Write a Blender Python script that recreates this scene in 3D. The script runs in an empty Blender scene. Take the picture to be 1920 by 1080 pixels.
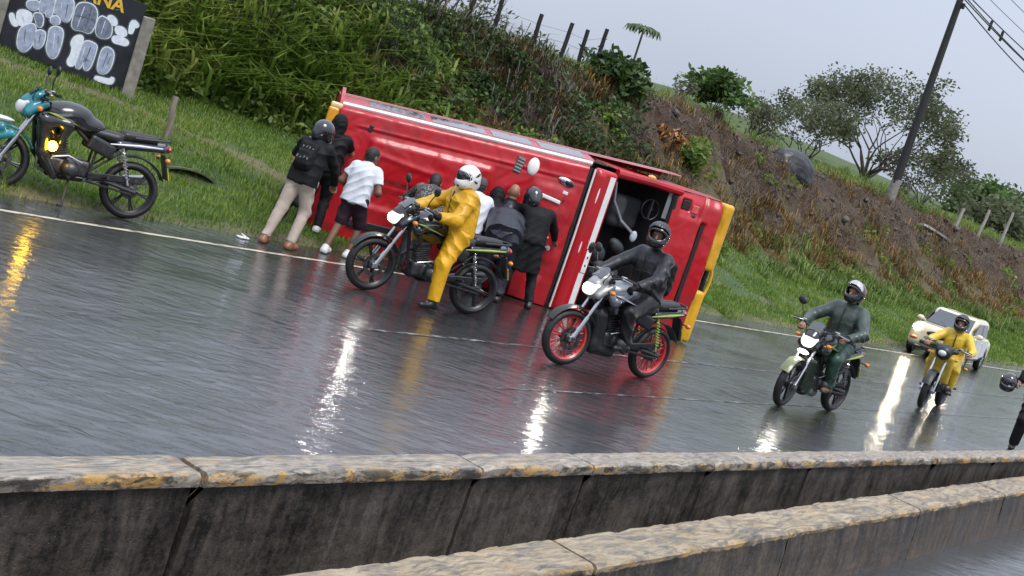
import bpy, bmesh, math, random
import numpy as np
from mathutils import Vector, Matrix, Euler, noise as mnoise

random.seed(7)
RNG = np.random.default_rng(11)
S = bpy.context.scene
COL = S.collection

# ------------------------------------------------------------------ camera
cam = bpy.data.cameras.new('camera')
cam.sensor_width = 36.0
cam.lens = 2500.0/1920.0*36.0
cam.clip_start = 0.05
cam.clip_end = 4000.0
camo = bpy.data.objects.new('camera', cam)
COL.objects.link(camo)
CAM = Vector((0.0, 0.0, 2.4))
PITCH, HEAD, ROLL = math.radians(6.871), math.radians(36.148), math.radians(18.5)
_fh = Vector((math.cos(HEAD), math.sin(HEAD), 0.0))
_rh = Vector((math.sin(HEAD), -math.cos(HEAD), 0.0))
_fw = _fh*math.cos(PITCH) + Vector((0, 0, -math.sin(PITCH)))
_up0 = _rh.cross(_fw)
_ix = _rh*math.cos(ROLL) + _up0*math.sin(ROLL)
_iy = -_rh*math.sin(ROLL) + _up0*math.cos(ROLL)
m = Matrix((( _ix.x, _iy.x, -_fw.x, CAM.x), (_ix.y, _iy.y, -_fw.y, CAM.y), (_ix.z, _iy.z, -_fw.z, CAM.z), (0, 0, 0, 1)))
camo.matrix_world = m
S.camera = camo

# ------------------------------------------------------------------ world: overcast sky
SUN_EL, SUN_AZ = math.radians(52), math.radians(200)
w = bpy.data.worlds.new('World')
S.world = w
w.use_nodes = True
nt = w.node_tree
nt.nodes.clear()
wo = nt.nodes.new('ShaderNodeOutputWorld')
bg = nt.nodes.new('ShaderNodeBackground')
sky = nt.nodes.new('ShaderNodeTexSky')
sky.sky_type = 'NISHITA'
sky.sun_disc = False
sky.sun_elevation = SUN_EL
sky.sun_rotation = SUN_AZ
sky.air_density = 1.5
sky.dust_density = 4.0
tc = nt.nodes.new('ShaderNodeTexCoord')
mp = nt.nodes.new('ShaderNodeMapping')
mp.inputs['Scale'].default_value = (1.0, 1.0, 2.6)
ns = nt.nodes.new('ShaderNodeTexNoise')
ns.inputs['Scale'].default_value = 1.7
ns.inputs['Detail'].default_value = 5.0
cr = nt.nodes.new('ShaderNodeValToRGB')
cr.color_ramp.elements[0].position = 0.3
cr.color_ramp.elements[0].color = (5.0, 5.6, 6.85, 1)
cr.color_ramp.elements[1].position = 0.75
cr.color_ramp.elements[1].color = (6.1, 6.6, 7.65, 1)
mx = nt.nodes.new('ShaderNodeMixRGB')
mx.inputs[0].default_value = 0.93
bg.inputs['Strength'].default_value = 0.080
L = nt.links.new
L(tc.outputs['Generated'], mp.inputs[0]); L(mp.outputs[0], ns.inputs[0]); L(ns.outputs[0], cr.inputs[0])
# an overcast sky is brighter overhead than at the horizon (CIE overcast distribution)
sxyz = nt.nodes.new('ShaderNodeSeparateXYZ'); L(tc.outputs['Generated'], sxyz.inputs[0])
el = nt.nodes.new('ShaderNodeMath'); el.operation = 'MULTIPLY_ADD'; el.use_clamp = False
cl0 = nt.nodes.new('ShaderNodeClamp'); L(sxyz.outputs['Z'], cl0.inputs[0]); L(cl0.outputs[0], el.inputs[0])
el.inputs[1].default_value = 1.8; el.inputs[2].default_value = 0.86
vm = nt.nodes.new('ShaderNodeVectorMath'); vm.operation = 'SCALE'; L(mx.outputs[0], vm.inputs[0]); L(el.outputs[0], vm.inputs['Scale'])
L(sky.outputs[0], mx.inputs[1]); L(cr.outputs[0], mx.inputs[2]); L(vm.outputs[0], bg.inputs[0]); L(bg.outputs[0], wo.inputs[0])

sun = bpy.data.lights.new('sun', 'SUN')
sun.energy = 1.8
sun.angle = math.radians(25)
sun.color = (1.0, 0.97, 0.92)
suno = bpy.data.objects.new('sun', sun)
COL.objects.link(suno)
# light travels down and away from the camera side of the road
_sd = Vector((0.25, 0.55, -1.0)).normalized()
suno.rotation_euler = _sd.to_track_quat('-Z', 'Y').to_euler()
suno.location = (0, 0, 40)

S.view_settings.view_transform = 'Standard'
S.view_settings.look = 'None'
S.view_settings.exposure = 0.42
S.view_settings.gamma = 1.0
S.view_settings.use_curve_mapping = False
S.render.filter_size = 1.0

# ------------------------------------------------------------------ materials
MATS = {}
def ramp(nt, e):
    r = nt.nodes.new('ShaderNodeValToRGB')
    cr = r.color_ramp
    while len(cr.elements) < len(e): cr.elements.new(0.5)
    for k, (p, c) in enumerate(e):
        cr.elements[k].position = p
        cr.elements[k].color = (c, c, c, 1) if not hasattr(c, '__len__') else (c[0], c[1], c[2], 1)
    return r

def base(name):
    mt = bpy.data.materials.new(name); mt.use_nodes = True
    nt = mt.node_tree
    b = nt.nodes['Principled BSDF']
    MATS[name] = mt
    return mt, nt, b

def noise_node(nt, scale, detail=4.0, rough=0.55, coord='Object', stretch=None, dist=0.0):
    t = nt.nodes.new('ShaderNodeTexCoord') if coord != 'Position' else nt.nodes.new('ShaderNodeNewGeometry')
    out = t.outputs[coord]
    if stretch:
        mp = nt.nodes.new('ShaderNodeMapping'); mp.inputs['Scale'].default_value = stretch
        nt.links.new(out, mp.inputs[0]); out = mp.outputs[0]
    n = nt.nodes.new('ShaderNodeTexNoise')
    n.inputs['Scale'].default_value = scale; n.inputs['Detail'].default_value = detail
    n.inputs['Roughness'].default_value = rough; n.inputs['Distortion'].default_value = dist
    nt.links.new(out, n.inputs['Vector'])
    return n

def mat(name, col, rough=0.5, metal=0.0, var=0.18, vs=9.0, bump=0.0, bs=60.0, coat=0.0, rvar=0.1, stretch=None):
    if name in MATS: return MATS[name]
    mt, nt, b = base(name)
    n = noise_node(nt, vs, 5.0, stretch=stretch)
    r = ramp(nt, [(0.3, tuple(c*(1-var) for c in col)), (0.7, tuple(min(1, c*(1+var)) for c in col))])
    nt.links.new(n.outputs[0], r.inputs[0]); nt.links.new(r.outputs[0], b.inputs['Base Color'])
    rr = ramp(nt, [(0.3, max(0.02, rough-rvar)), (0.7, min(1, rough+rvar))])
    nt.links.new(n.outputs[0], rr.inputs[0]); nt.links.new(rr.outputs[0], b.inputs['Roughness'])
    b.inputs['Metallic'].default_value = metal
    if coat:
        b.inputs['Coat Weight'].default_value = coat; b.inputs['Coat Roughness'].default_value = 0.06
    if bump:
        n2 = noise_node(nt, bs, 6.0, stretch=stretch)
        bp = nt.nodes.new('ShaderNodeBump'); bp.inputs['Strength'].default_value = bump; bp.inputs['Distance'].default_value = 0.01
        nt.links.new(n2.outputs[0], bp.inputs['Height']); nt.links.new(bp.outputs[0], b.inputs['Normal'])
    return mt

def emit(name, col, strength):
    if name in MATS: return MATS[name]
    mt, nt, b = base(name)
    b.inputs['Base Color'].default_value = (*col, 1)
    b.inputs['Emission Color'].default_value = (*col, 1)
    b.inputs['Emission Strength'].default_value = strength
    b.inputs['Roughness'].default_value = 0.1
    return mt

def leafmat(name, c0, c1, c2, rough=0.5, trans=0.25, zs=0.8):
    """foliage: colour differs from leaf to leaf and in broad patches"""
    mt, nt, b = base(name)
    g = nt.nodes.new('ShaderNodeNewGeometry')
    n = noise_node(nt, zs, 3.0, coord='Position')
    ad = nt.nodes.new('ShaderNodeMath'); ad.operation = 'MULTIPLY_ADD'
    nt.links.new(g.outputs['Random Per Island'], ad.inputs[0]); ad.inputs[1].default_value = 0.5
    sb = nt.nodes.new('ShaderNodeMath'); sb.operation = 'SUBTRACT'
    nt.links.new(n.outputs[0], sb.inputs[0]); sb.inputs[1].default_value = 0.25
    nt.links.new(sb.outputs[0], ad.inputs[2])
    r = ramp(nt, [(0.1, c0), (0.5, c1), (0.9, c2)])
    nt.links.new(ad.outputs[0], r.inputs[0])
    nt.links.new(r.outputs[0], b.inputs['Base Color'])
    b.inputs['Roughness'].default_value = rough
    b.inputs['Specular IOR Level'].default_value = 0.35
    tr = nt.nodes.new('ShaderNodeBsdfTranslucent'); nt.links.new(r.outputs[0], tr.inputs[0])
    mxs = nt.nodes.new('ShaderNodeMixShader'); mxs.inputs[0].default_value = trans
    nt.links.new(b.outputs[0], mxs.inputs[1]); nt.links.new(tr.outputs[0], mxs.inputs[2])
    nt.links.new(mxs.outputs[0], nt.nodes['Material Output'].inputs[0])
    return mt

# ------------------------------------------------------------------ object helpers
def link(o, parent=None):
    COL.objects.link(o)
    if parent is not None: o.parent = parent
    return o

def tag(o, label=None, cat=None, group=None, kind=None):
    if label: o['label'] = label
    if cat: o['category'] = cat
    if group: o['group'] = group
    if kind: o['kind'] = kind
    return o

def thing(name, label, cat, loc=(0, 0, 0), rz=0.0, group=None):
    o = bpy.data.objects.new(name, None)
    o.empty_display_size = 0.2
    o.location = loc; o.rotation_euler = (0, 0, rz)
    link(o)
    return tag(o, label, cat, group)

def npmesh(name, V, F, mt=None, smooth=False, sharp=None):
    """mesh from numpy arrays; F is (n,3) or (n,4)"""
    V = np.asarray(V, dtype=np.float32); F = np.asarray(F, dtype=np.int32)
    me = bpy.data.meshes.new(name)
    k = F.shape[1]
    me.vertices.add(len(V)); me.vertices.foreach_set('co', V.ravel())
    me.loops.add(F.size); me.loops.foreach_set('vertex_index', F.ravel())
    me.polygons.add(len(F)); me.polygons.foreach_set('loop_start', np.arange(0, F.size, k, dtype=np.int32))
    me.polygons.foreach_set('loop_total', np.full(len(F), k, dtype=np.int32))
    me.update(calc_edges=True)
    if smooth:
        me.polygons.foreach_set('use_smooth', np.ones(len(F), dtype=bool))
        if sharp: me.set_sharp_from_angle(angle=math.radians(sharp))
    if mt: me.materials.append(mt)
    return me

def npobj(name, V, F, mt, parent=None, smooth=False, sharp=None):
    return link(bpy.data.objects.new(name, npmesh(name, V, F, mt, smooth, sharp)), parent)

class MB:
    """collects simple shapes into ONE mesh"""
    def __init__(s): s.v = []; s.f = []
    def add(s, vs, fs):
        o = len(s.v); s.v += [tuple(v) for v in vs]; s.f += [tuple(i+o for i in f) for f in fs]; return s
    def box(s, c, half, R=None, ch=0.0):
        hx, hy, hz = half
        ch = min(ch, 0.95*min(half))
        if ch <= 0:
            vs = [(x, y, z) for x in (-hx, hx) for y in (-hy, hy) for z in (-hz, hz)]
            fs = [(0, 1, 3, 2), (4, 6, 7, 5), (0, 4, 5, 1), (2, 3, 7, 6), (0, 2, 6, 4), (1, 5, 7, 3)]
        else:
            vs = []; idx = {}
            for sx in (-1, 1):
                for sy in (-1, 1):
                    for sz in (-1, 1):
                        for a in range(3):
                            p = [sx*(hx-ch), sy*(hy-ch), sz*(hz-ch)]
                            p[a] = (sx*hx, sy*hy, sz*hz)[a]
                            idx[(sx, sy, sz, a)] = len(vs); vs.append(tuple(p))
            fs = []
            for a in range(3):
                b, c2 = (a+1) % 3, (a+2) % 3
                for sg in (-1, 1):
                    q = []
                    for u, v in ((-1, -1), (1, -1), (1, 1), (-1, 1)):
                        k = [0, 0, 0]; k[a] = sg; k[b] = u; k[c2] = v
                        q.append(idx[(*k, a)])
                    fs.append(tuple(q))
                for u in (-1, 1):
                    for v in (-1, 1):
                        k0 = [0, 0, 0]; k0[a] = -1; k0[b] = u; k0[c2] = v
                        k1 = list(k0); k1[a] = 1
                        fs.append((idx[(*k0, b)], idx[(*k1, b)], idx[(*k1, c2)], idx[(*k0, c2)]))
            for sx in (-1, 1):
                for sy in (-1, 1):
                    for sz in (-1, 1):
                        fs.append((idx[(sx, sy, sz, 0)], idx[(sx, sy, sz, 1)], idx[(sx, sy, sz, 2)]))
        c = Vector(c)
        out = []
        for v in vs:
            p = Vector(v)
            if R is not None: p = R @ p
            out.append(p+c)
        return s.add(out, fs)
    def tube(s, pts, r, n=8, cap=True):
        pts = [Vector(p) for p in pts]
        rs = r if hasattr(r, '__len__') else [r]*len(pts)
        vs = []; fs = []
        up = None
        for i, p in enumerate(pts):
            d = (pts[min(i+1, len(pts)-1)]-pts[max(i-1, 0)]).normalized()
            if up is None:
                up = Vector((0, 0, 1)) if abs(d.z) < 0.9 else Vector((1, 0, 0))
            x = d.cross(up).normalized(); y = x.cross(d).normalized(); up = y
            for k in range(n):
                a = 2*math.pi*k/n
                vs.append(p+x*math.cos(a)*rs[i]+y*math.sin(a)*rs[i])
        for i in range(len(pts)-1):
            for k in range(n):
                k2 = (k+1) % n
                fs.append((i*n+k, i*n+k2, (i+1)*n+k2, (i+1)*n+k))
        if cap:
            fs.append(tuple(range(n-1, -1, -1))); fs.append(tuple((len(pts)-1)*n+k for k in range(n)))
        return s.add(vs, fs)
    def lathe(s, prof, c, axis='Y', n=24, a0=0.0, a1=2*math.pi, closed=False):
        """prof: list of (radius, along axis)"""
        full = abs(a1-a0-2*math.pi) < 1e-6
        N = n if full else n+1
        vs = []; fs = []
        c = Vector(c)
        for i in range(N):
            a = a0+(a1-a0)*i/n
            for r, h in prof:
                if axis == 'Y': p = (r*math.cos(a), h, r*math.sin(a))
                elif axis == 'X': p = (h, r*math.cos(a), r*math.sin(a))
                else: p = (r*math.cos(a), r*math.sin(a), h)
                vs.append(Vector(p)+c)
        m_ = len(prof)
        for i in range(n):
            j = (i+1) % N
            for k in range(m_ if closed else m_-1):
                k2 = (k+1) % m_
                fs.append((i*m_+k, i*m_+k2, j*m_+k2, j*m_+k))
        if not full and closed:
            fs.append(tuple(range(m_))); fs.append(tuple(n*m_+k for k in range(m_-1, -1, -1)))
        return s.add(vs, fs)
    def ell(s, c, r, R=None, n=12, m_=8):
        r = r if hasattr(r, '__len__') else (r, r, r)
        vs = []; fs = []
        c = Vector(c)
        for j in range(m_+1):
            t = math.pi*j/m_
            for k in range(n):
                a = 2*math.pi*k/n
                p = Vector((r[0]*math.sin(t)*math.cos(a), r[1]*math.sin(t)*math.sin(a), r[2]*math.cos(t)))
                if R is not None: p = R @ p
                vs.append(p+c)
        for j in range(m_):
            for k in range(n):
                k2 = (k+1) % n
                fs.append((j*n+k, (j+1)*n+k, (j+1)*n+k2, j*n+k2))
        return s.add(vs, fs)
    def prism(s, poly, o, ux, uy, dep):
        """polygon (u,v) extruded by vector dep"""
        o = Vector(o); ux = Vector(ux); uy = Vector(uy); dep = Vector(dep)
        n = len(poly)
        a = [o+ux*u+uy*v for u, v in poly]
        vs = a+[p+dep for p in a]
        fs = [tuple(range(n-1, -1, -1)), tuple(range(n, 2*n))]
        for i in range(n):
            j = (i+1) % n
            fs.append((i, j, n+j, n+i))
        return s.add(vs, fs)
    def mesh(s, name, mt, smooth=True, sharp=35, bevel=0.0, seg=2):
        me = bpy.data.meshes.new(name)
        me.from_pydata(s.v, [], s.f)
        bm = bmesh.new(); bm.from_mesh(me)
        bmesh.ops.remove_doubles(bm, verts=bm.verts, dist=1e-5)
        if bevel:
            es = [e for e in bm.edges if len(e.link_faces) == 2 and e.calc_face_angle(0) > 0.5]
            bmesh.ops.bevel(bm, geom=es, offset=bevel, segments=seg, profile=0.5, affect='EDGES', clamp_overlap=True)
        bmesh.ops.recalc_face_normals(bm, faces=bm.faces)
        bm.to_mesh(me); bm.free()
        if smooth:
            me.polygons.foreach_set('use_smooth', np.ones(len(me.polygons), dtype=bool))
            me.set_sharp_from_angle(angle=math.radians(sharp))
        me.materials.append(mt)
        return me
    def obj(s, name, mt, parent=None, **kw):
        return link(bpy.data.objects.new(name, s.mesh(name, mt, **kw)), parent)

# ------------------------------------------------------------------ implicit surfaces (smooth unions of tapered limbs)
class SDF:
    def __init__(s, lo, hi, h):
        s.h = h; s.lo = np.array(lo, float)-3*h
        s.n = np.ceil((np.array(hi, float)+3*h-s.lo)/h).astype(int)+1
        s.F = np.full(s.n, 9.0, np.float32)
        s.ax = [(s.lo[i]+h*np.arange(s.n[i])).astype(np.float32) for i in range(3)]
    def blk(s, lo, hi, mrg):
        a = np.clip(np.floor((np.array(lo)-mrg-s.lo)/s.h).astype(int), 0, s.n-1)
        b = np.clip(np.ceil((np.array(hi)+mrg-s.lo)/s.h).astype(int)+1, 1, s.n)
        b = np.maximum(b, a+1)
        sl = tuple(slice(a[i], b[i]) for i in range(3))
        return sl, s.ax[0][sl[0]][:, None, None], s.ax[1][sl[1]][None, :, None], s.ax[2][sl[2]][None, None, :]
    def put(s, sl, d, k, op):
        A = s.F[sl]
        if op == '+':
            if k > 0:
                h = np.clip(0.5+0.5*(A-d)/k, 0, 1); s.F[sl] = A+(d-A)*h-k*h*(1-h)
            else: s.F[sl] = np.minimum(A, d)
        else:
            d = -d
            if k > 0:
                h = np.clip(0.5-0.5*(A-d)/k, 0, 1); s.F[sl] = A+(d-A)*h+k*h*(1-h)
            else: s.F[sl] = np.maximum(A, d)
    def cone(s, a, b, ra, rb, k=0.03, op='+', cap=None, sq=None):
        a = np.array(a, float); b = np.array(b, float); R = max(ra, rb)
        sl, X, Y, Z = s.blk(np.minimum(a, b)-R, np.maximum(a, b)+R, k+4*s.h)
        ab = b-a; L2 = max(float(ab@ab), 1e-9)
        px, py, pz = X-a[0], Y-a[1], Z-a[2]
        t = (px*ab[0]+py*ab[1]+pz*ab[2])/L2
        tc = np.clip(t, 0, 1)
        dx, dy, dz = px-tc*ab[0], py-tc*ab[1], pz-tc*ab[2]
        d = np.sqrt(dx*dx+dy*dy+dz*dz)-(ra+tc*(rb-ra))
        if cap is not None:   # flat end at b
            d = np.maximum(d, (t-1.0)*math.sqrt(L2)-cap)
        s.put(sl, d, k, op); return s
    def ell(s, c, r, R=None, k=0.03, op='+'):
        c = np.array(c, float); r = np.array(r if hasattr(r, '__len__') else (r, r, r), float)
        sl, X, Y, Z = s.blk(c-r.max(), c+r.max(), k+4*s.h)
        px, py, pz = X-c[0], Y-c[1], Z-c[2]
        if R is not None:
            M = np.array(R)   # columns are the local axes
            px, py, pz = (px*M[0, 0]+py*M[1, 0]+pz*M[2, 0], px*M[0, 1]+py*M[1, 1]+pz*M[2, 1], px*M[0, 2]+py*M[1, 2]+pz*M[2, 2])
        k0 = np.sqrt((px/r[0])**2+(py/r[1])**2+(pz/r[2])**2)
        k1 = np.sqrt((px/r[0]**2)**2+(py/r[1]**2)**2+(pz/r[2]**2)**2)+1e-6
        s.put(sl, k0*(k0-1)/k1, k, op); return s
    def box(s, c, half, R=None, rd=0.01, k=0.0, op='+'):
        c = np.array(c, float); hf = np.array(half, float)
        rad = float(np.linalg.norm(hf))
        sl, X, Y, Z = s.blk(c-(rad if R is not None else hf), c+(rad if R is not None else hf), k+4*s.h)
        px, py, pz = X-c[0], Y-c[1], Z-c[2]
        if R is not None:
            M = np.array(R)
            px, py, pz = (px*M[0, 0]+py*M[1, 0]+pz*M[2, 0], px*M[0, 1]+py*M[1, 1]+pz*M[2, 1], px*M[0, 2]+py*M[1, 2]+pz*M[2, 2])
        qx, qy, qz = np.abs(px)-hf[0]+rd, np.abs(py)-hf[1]+rd, np.abs(pz)-hf[2]+rd
        d = np.sqrt(np.maximum(qx, 0)**2+np.maximum(qy, 0)**2+np.maximum(qz, 0)**2)+np.minimum(np.maximum(qx, np.maximum(qy, qz)), 0)-rd
        s.put(sl, d, k, op); return s
    def below(s, z, op='-'):
        """cut away everything under z"""
        s.F = np.maximum(s.F, (z-s.ax[2])[None, None, :]); return s
    def verts(s):
        F = s.F; h = s.h
        n = s.n
        ins = F < 0
        c = ins[:-1, :-1, :-1].astype(np.int8)
        for dx in (0, 1):
            for dy in (0, 1):
                for dz in (0, 1):
                    if dx or dy or dz:
                        c = c+ins[dx:n[0]-1+dx, dy:n[1]-1+dy, dz:n[2]-1+dz]
        cells = np.argwhere((c > 0) & (c < 8))
        idx = np.full(n-1, -1, np.int32); idx[cells[:, 0], cells[:, 1], cells[:, 2]] = np.arange(len(cells))
        cor = [(a, b, d) for a in (0, 1) for b in (0, 1) for d in (0, 1)]
        val = np.stack([F[cells[:, 0]+a, cells[:, 1]+b, cells[:, 2]+d] for a, b, d in cor], 1)
        P = np.zeros((len(cells), 3)); W = np.zeros(len(cells))
        for i in range(8):
            for j in range(i+1, 8):
                df = [abs(cor[i][q]-cor[j][q]) for q in range(3)]
                if sum(df) != 1: continue
                m_ = (val[:, i] < 0) != (val[:, j] < 0)
                t = val[m_, i]/(val[m_, i]-val[m_, j])
                P[m_] += np.array(cor[i])+t[:, None]*(np.array(cor[j])-np.array(cor[i])); W[m_] += 1
        V = s.lo+h*(cells+P/W[:, None])
        Q = []
        for ax in range(3):
            o1, o2 = [(1, 2), (2, 0), (0, 1)][ax]
            A = ins; sh = [slice(None)]*3; sh2 = [slice(None)]*3
            sh[ax] = slice(0, -1); sh2[ax] = slice(1, None)
            A0, A1 = ins[tuple(sh)], ins[tuple(sh2)]
            e = np.argwhere(A0 != A1)
            e = e[(e[:, o1] > 0) & (e[:, o2] > 0) & (e[:, o1] < n[o1]-1) & (e[:, o2] < n[o2]-1)]
            u = np.zeros(3, int); u[o1] = 1; v = np.zeros(3, int); v[o2] = 1
            q = np.stack([idx[tuple((e-u-v).T)], idx[tuple((e-v).T)], idx[tuple(e.T)], idx[tuple((e-u).T)]], 1)
            fl = ~A0[tuple(e.T)]
            q[fl] = q[fl][:, ::-1]
            Q.append(q)
        return V, np.concatenate(Q)
    def obj(s, name, mt, parent=None, xf=None, fold=None, sharp=None):
        V, Q = s.verts()
        if fold is not None: V = fold(V)
        if xf is not None:
            M = np.array(xf); V = V@M[:3, :3].T+M[:3, 3]
        return npobj(name, V, Q, mt, parent, True, sharp)

def lerp(a, b, t): return tuple(np.array(a)*(1-t)+np.array(b)*t)
def smooth(a, b, x):
    t = np.clip((x-a)/(b-a), 0, 1); return t*t*(3-2*t)
def wob(X, Y, f, seed=0.0):
    """cheap fractal wobble, about -1..1, on numpy arrays"""
    o = np.zeros(np.broadcast(X, Y).shape); amp = 1.0; tot = 0
    for k in range(5):
        a = 1.3*k+seed*1.7+0.4
        u = X*math.cos(a)+Y*math.sin(a); v = -X*math.sin(a)+Y*math.cos(a)
        o = o+amp*np.sin(f*u+1.9*np.sin(f*0.63*v+k+seed)+seed*3.1)*np.cos(f*0.87*v+1.3*np.sin(f*0.51*u-k))
        tot += amp; amp *= 0.62; f *= 1.93
    return o/tot*1.6
# ================================================================== THE SETTING
_cx = [-40, 10, 24.3, 27, 29.5, 33.6, 38, 42.4, 52.2, 61, 71, 95, 160, 260]
_cz = [4.0, 4.0, 3.95, 4.12, 4.25, 4.5, 4.45, 4.2, 4.3, 4.1, 4.25, 4.4, 4.6, 4.6]
YROAD = 12.25
def hz(X, Y):
    X = np.asarray(X, float); Y = np.asarray(Y, float)
    Yb = 19.3-3.2*smooth(15, 25, X)
    zb = 1.0-0.22*smooth(16, 25, X)
    cz = np.interp(X, _cx, _cz)
    t1 = np.clip((Y-YROAD)/(Yb-YROAD), 0, 1)
    z1 = -0.02+0.06*np.clip((Y-YROAD)/0.25, 0, 1)+(zb-0.04)*t1**1.15
    t2 = np.clip((Y-Yb)/(22.0-Yb), 0, 1)
    z2 = (cz-zb)*(0.62*t2+0.38*smooth(0.15, 0.95, t2))
    z3 = (0.01+0.125*smooth(47, 60, X))*np.clip(Y-22.0, 0, 7+20*smooth(66, 80, X))
    z = z1+z2+z3-0.75*smooth(22.4, 24.2, Y)*(1-smooth(48, 56, X))
    rough = smooth(0.0, 0.3, t2)*(1-smooth(26, 40, Y))
    z = z+rough*(0.24*wob(X, Y, 1.1, 1)+0.13*wob(X, Y, 3.3, 2)*smooth(22, 30, X))
    gul = smooth(20, 27, X)*smooth(0.25, 0.5, t2)*(1-smooth(0.95, 1.1, (Y-Yb)/(22.0-Yb)))
    z = z-gul*(0.30*np.abs(wob(X, Y*0.35, 2.6, 13))+0.17*np.abs(wob(X, Y, 6.5, 14))-0.14)+gul*0.09*np.sign(np.sin(7*z+1.5*wob(X, Y, 0.8, 3)))*np.abs(np.sin(7*z+1.5*wob(X, Y, 0.8, 3)))**0.5
    z = z+0.035*smooth(12.6, 14, Y)*wob(X, Y, 1.6, 4)+0.10*np.exp(-((X-8.5)/4)**2-((Y-16.2)/0.8)**2)
    # the mouth of the drain in the verge
    z = z-0.26*np.exp(-((X-11.95)/0.55)**4-((Y-14.38)/0.22)**2)
    return z

_pth = np.array([(9.0, 19.0), (11.6, 18.0), (12.8, 17.3), (13.7, 16.3), (14.4, 15.2), (15.5, 14.3)])
def path(X, Y):
    d = np.full(np.shape(X), 9.0)
    for a, b_ in zip(_pth[:-1], _pth[1:]):
        ab = b_-a; t = np.clip(((X-a[0])*ab[0]+(Y-a[1])*ab[1])/(ab@ab), 0, 1)
        d = np.minimum(d, np.hypot(X-a[0]-t*ab[0], Y-a[1]-t*ab[1]))
    a = 1-smooth(0.05, 0.34, d+0.12*wob(X, Y, 3.0, 4))
    b_ = smooth(0.45, 0.8, wob(X, Y, 0.75, 19))*(1-smooth(16, 17.5, Y))*0.6
    c = (1-smooth(0.0, 0.5, Y-YROAD+0.2*wob(X, Y, 2.2, 2)))*0.8
    return np.clip(a+b_+c, 0, 1)
def soil(X, Y):
    """bare earth of the cutting: upper two thirds of the bank, right of the billboard"""
    Yb = 19.3-3.2*smooth(15, 25, X)
    t2 = (Y-Yb)/(22.0-Yb)
    a = smooth(0.30, 0.62, t2+0.28*wob(X, Y, 1.3, 6))*(1-smooth(0.94, 1.04, t2+0.05*wob(X, Y, 3, 8)))
    return a*smooth(15.5, 22, X+2.0*wob(X, Y, 0.9, 3))
def dry(X, Y):
    Yb = 19.3-3.2*smooth(15, 25, X)
    t2 = (Y-Yb)/(22.0-Yb)
    return smooth(0.05, 0.2, t2+0.1*wob(X, Y, 2, 9))*(1-0.85*smooth(0.95, 1.12, t2))*smooth(18, 23, X+1.5*wob(X, Y, 1.1, 5))

# --- ground to the horizon
gm = mat('far_field', (0.06, 0.085, 0.03), 0.9, var=0.4, vs=0.05)
g = MB().add([(-900, -900, -0.35), (1600, -900, -0.35), (1600, 1600, -0.35), (-900, 1600, -0.35)], [(0, 1, 2, 3)]).obj('ground', gm, smooth=False)
tag(g, kind='structure')

# --- wet carriageway
def road_mat(name, lo, hi):
    mt, nt, b = base(name)
    L = nt.links.new
    def math_(op, x, y=None, c=None):
        n = nt.nodes.new('ShaderNodeMath'); n.operation = op
        for k, v in enumerate((x, y, c)):
            if v is None: continue
            if isinstance(v, (int, float)): n.inputs[k].default_value = v
            else: L(v, n.inputs[k])
        return n.outputs[0]
    agg = noise_node(nt, 75.0, 3.0, coord='Position').outputs[0]
    patch = noise_node(nt, 1.1, 6.0, 0.6, coord='Position', stretch=(0.3, 1.2, 1)).outputs[0]
    lanes = noise_node(nt, 1.0, 5.0, 0.65, coord='Position', stretch=(0.035, 1.9, 1), dist=0.15).outputs[0]   # wheel tracks along the road
    r = ramp(nt, [(0.45, lo), (0.95, hi)]); L(math_('MULTIPLY_ADD', agg, 0.4, math_('MULTIPLY_ADD', patch, 0.5, math_('MULTIPLY', lanes, 0.3))), r.inputs[0]); L(r.outputs[0], b.inputs['Base Color'])
    wet = math_('MULTIPLY_ADD', lanes, 0.6, math_('MULTIPLY', patch, 0.45))
    rr = ramp(nt, [(0.36, 0.40), (0.66, 0.55)]); L(wet, rr.inputs[0]); L(rr.outputs[0], b.inputs['Roughness'])
    b.inputs['Specular IOR Level'].default_value = 0.4; b.inputs['Coat Weight'].default_value = 1.0; b.inputs['Coat IOR'].default_value = 1.5
    rc = ramp(nt, [(0.42, 0.02), (0.56, 0.04), (0.72, 0.12)]); L(wet, rc.inputs[0]); L(rc.outputs[0], b.inputs['Coat Roughness'])
    # rain-struck film: small broken ripples, coarse aggregate under them
    def wind_noise(scale, detail, rough, stretch, dist):
        n = noise_node(nt, scale, detail, rough, coord='Position', stretch=stretch, dist=dist)
        mpn = n.inputs['Vector'].links[0].from_node
        src = mpn.inputs[0].links[0].from_socket
        r0 = nt.nodes.new('ShaderNodeMapping'); r0.inputs['Rotation'].default_value = (0, 0, math.radians(48))
        L(src, r0.inputs[0]); L(r0.outputs[0], mpn.inputs[0])
        return n.outputs[0]
    w1 = wind_noise(5.6, 5.0, 0.64, (0.6, 1.15, 1), 1.3)
    w0 = wind_noise(1.6, 2.0, 0.5, (0.4, 1.2, 1), 0.5)
    calm = noise_node(nt, 0.9, 4.0, 0.6, coord='Position', stretch=(0.5, 1.3, 1)).outputs[0]
    amp = ramp(nt, [(0.38, 0.35), (0.62, 1.0)]); L(calm, amp.inputs[0])
    w1 = math_('MULTIPLY', w1, amp.outputs[0])
    bp1 = nt.nodes.new('ShaderNodeBump'); bp1.inputs['Strength'].default_value = 1.0; bp1.inputs['Distance'].default_value = 0.0125
    bp2 = nt.nodes.new('ShaderNodeBump'); bp2.inputs['Strength'].default_value = 0.35; bp2.inputs['Distance'].default_value = 0.004
    L(math_('MULTIPLY_ADD', w0, 0.5, w1), bp1.inputs['Height']); L(agg, bp2.inputs['Height']); L(bp1.outputs[0], bp2.inputs['Normal']); L(bp2.outputs[0], b.inputs['Normal']); L(bp1.outputs[0], b.inputs['Coat Normal'])
    return mt
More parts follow.
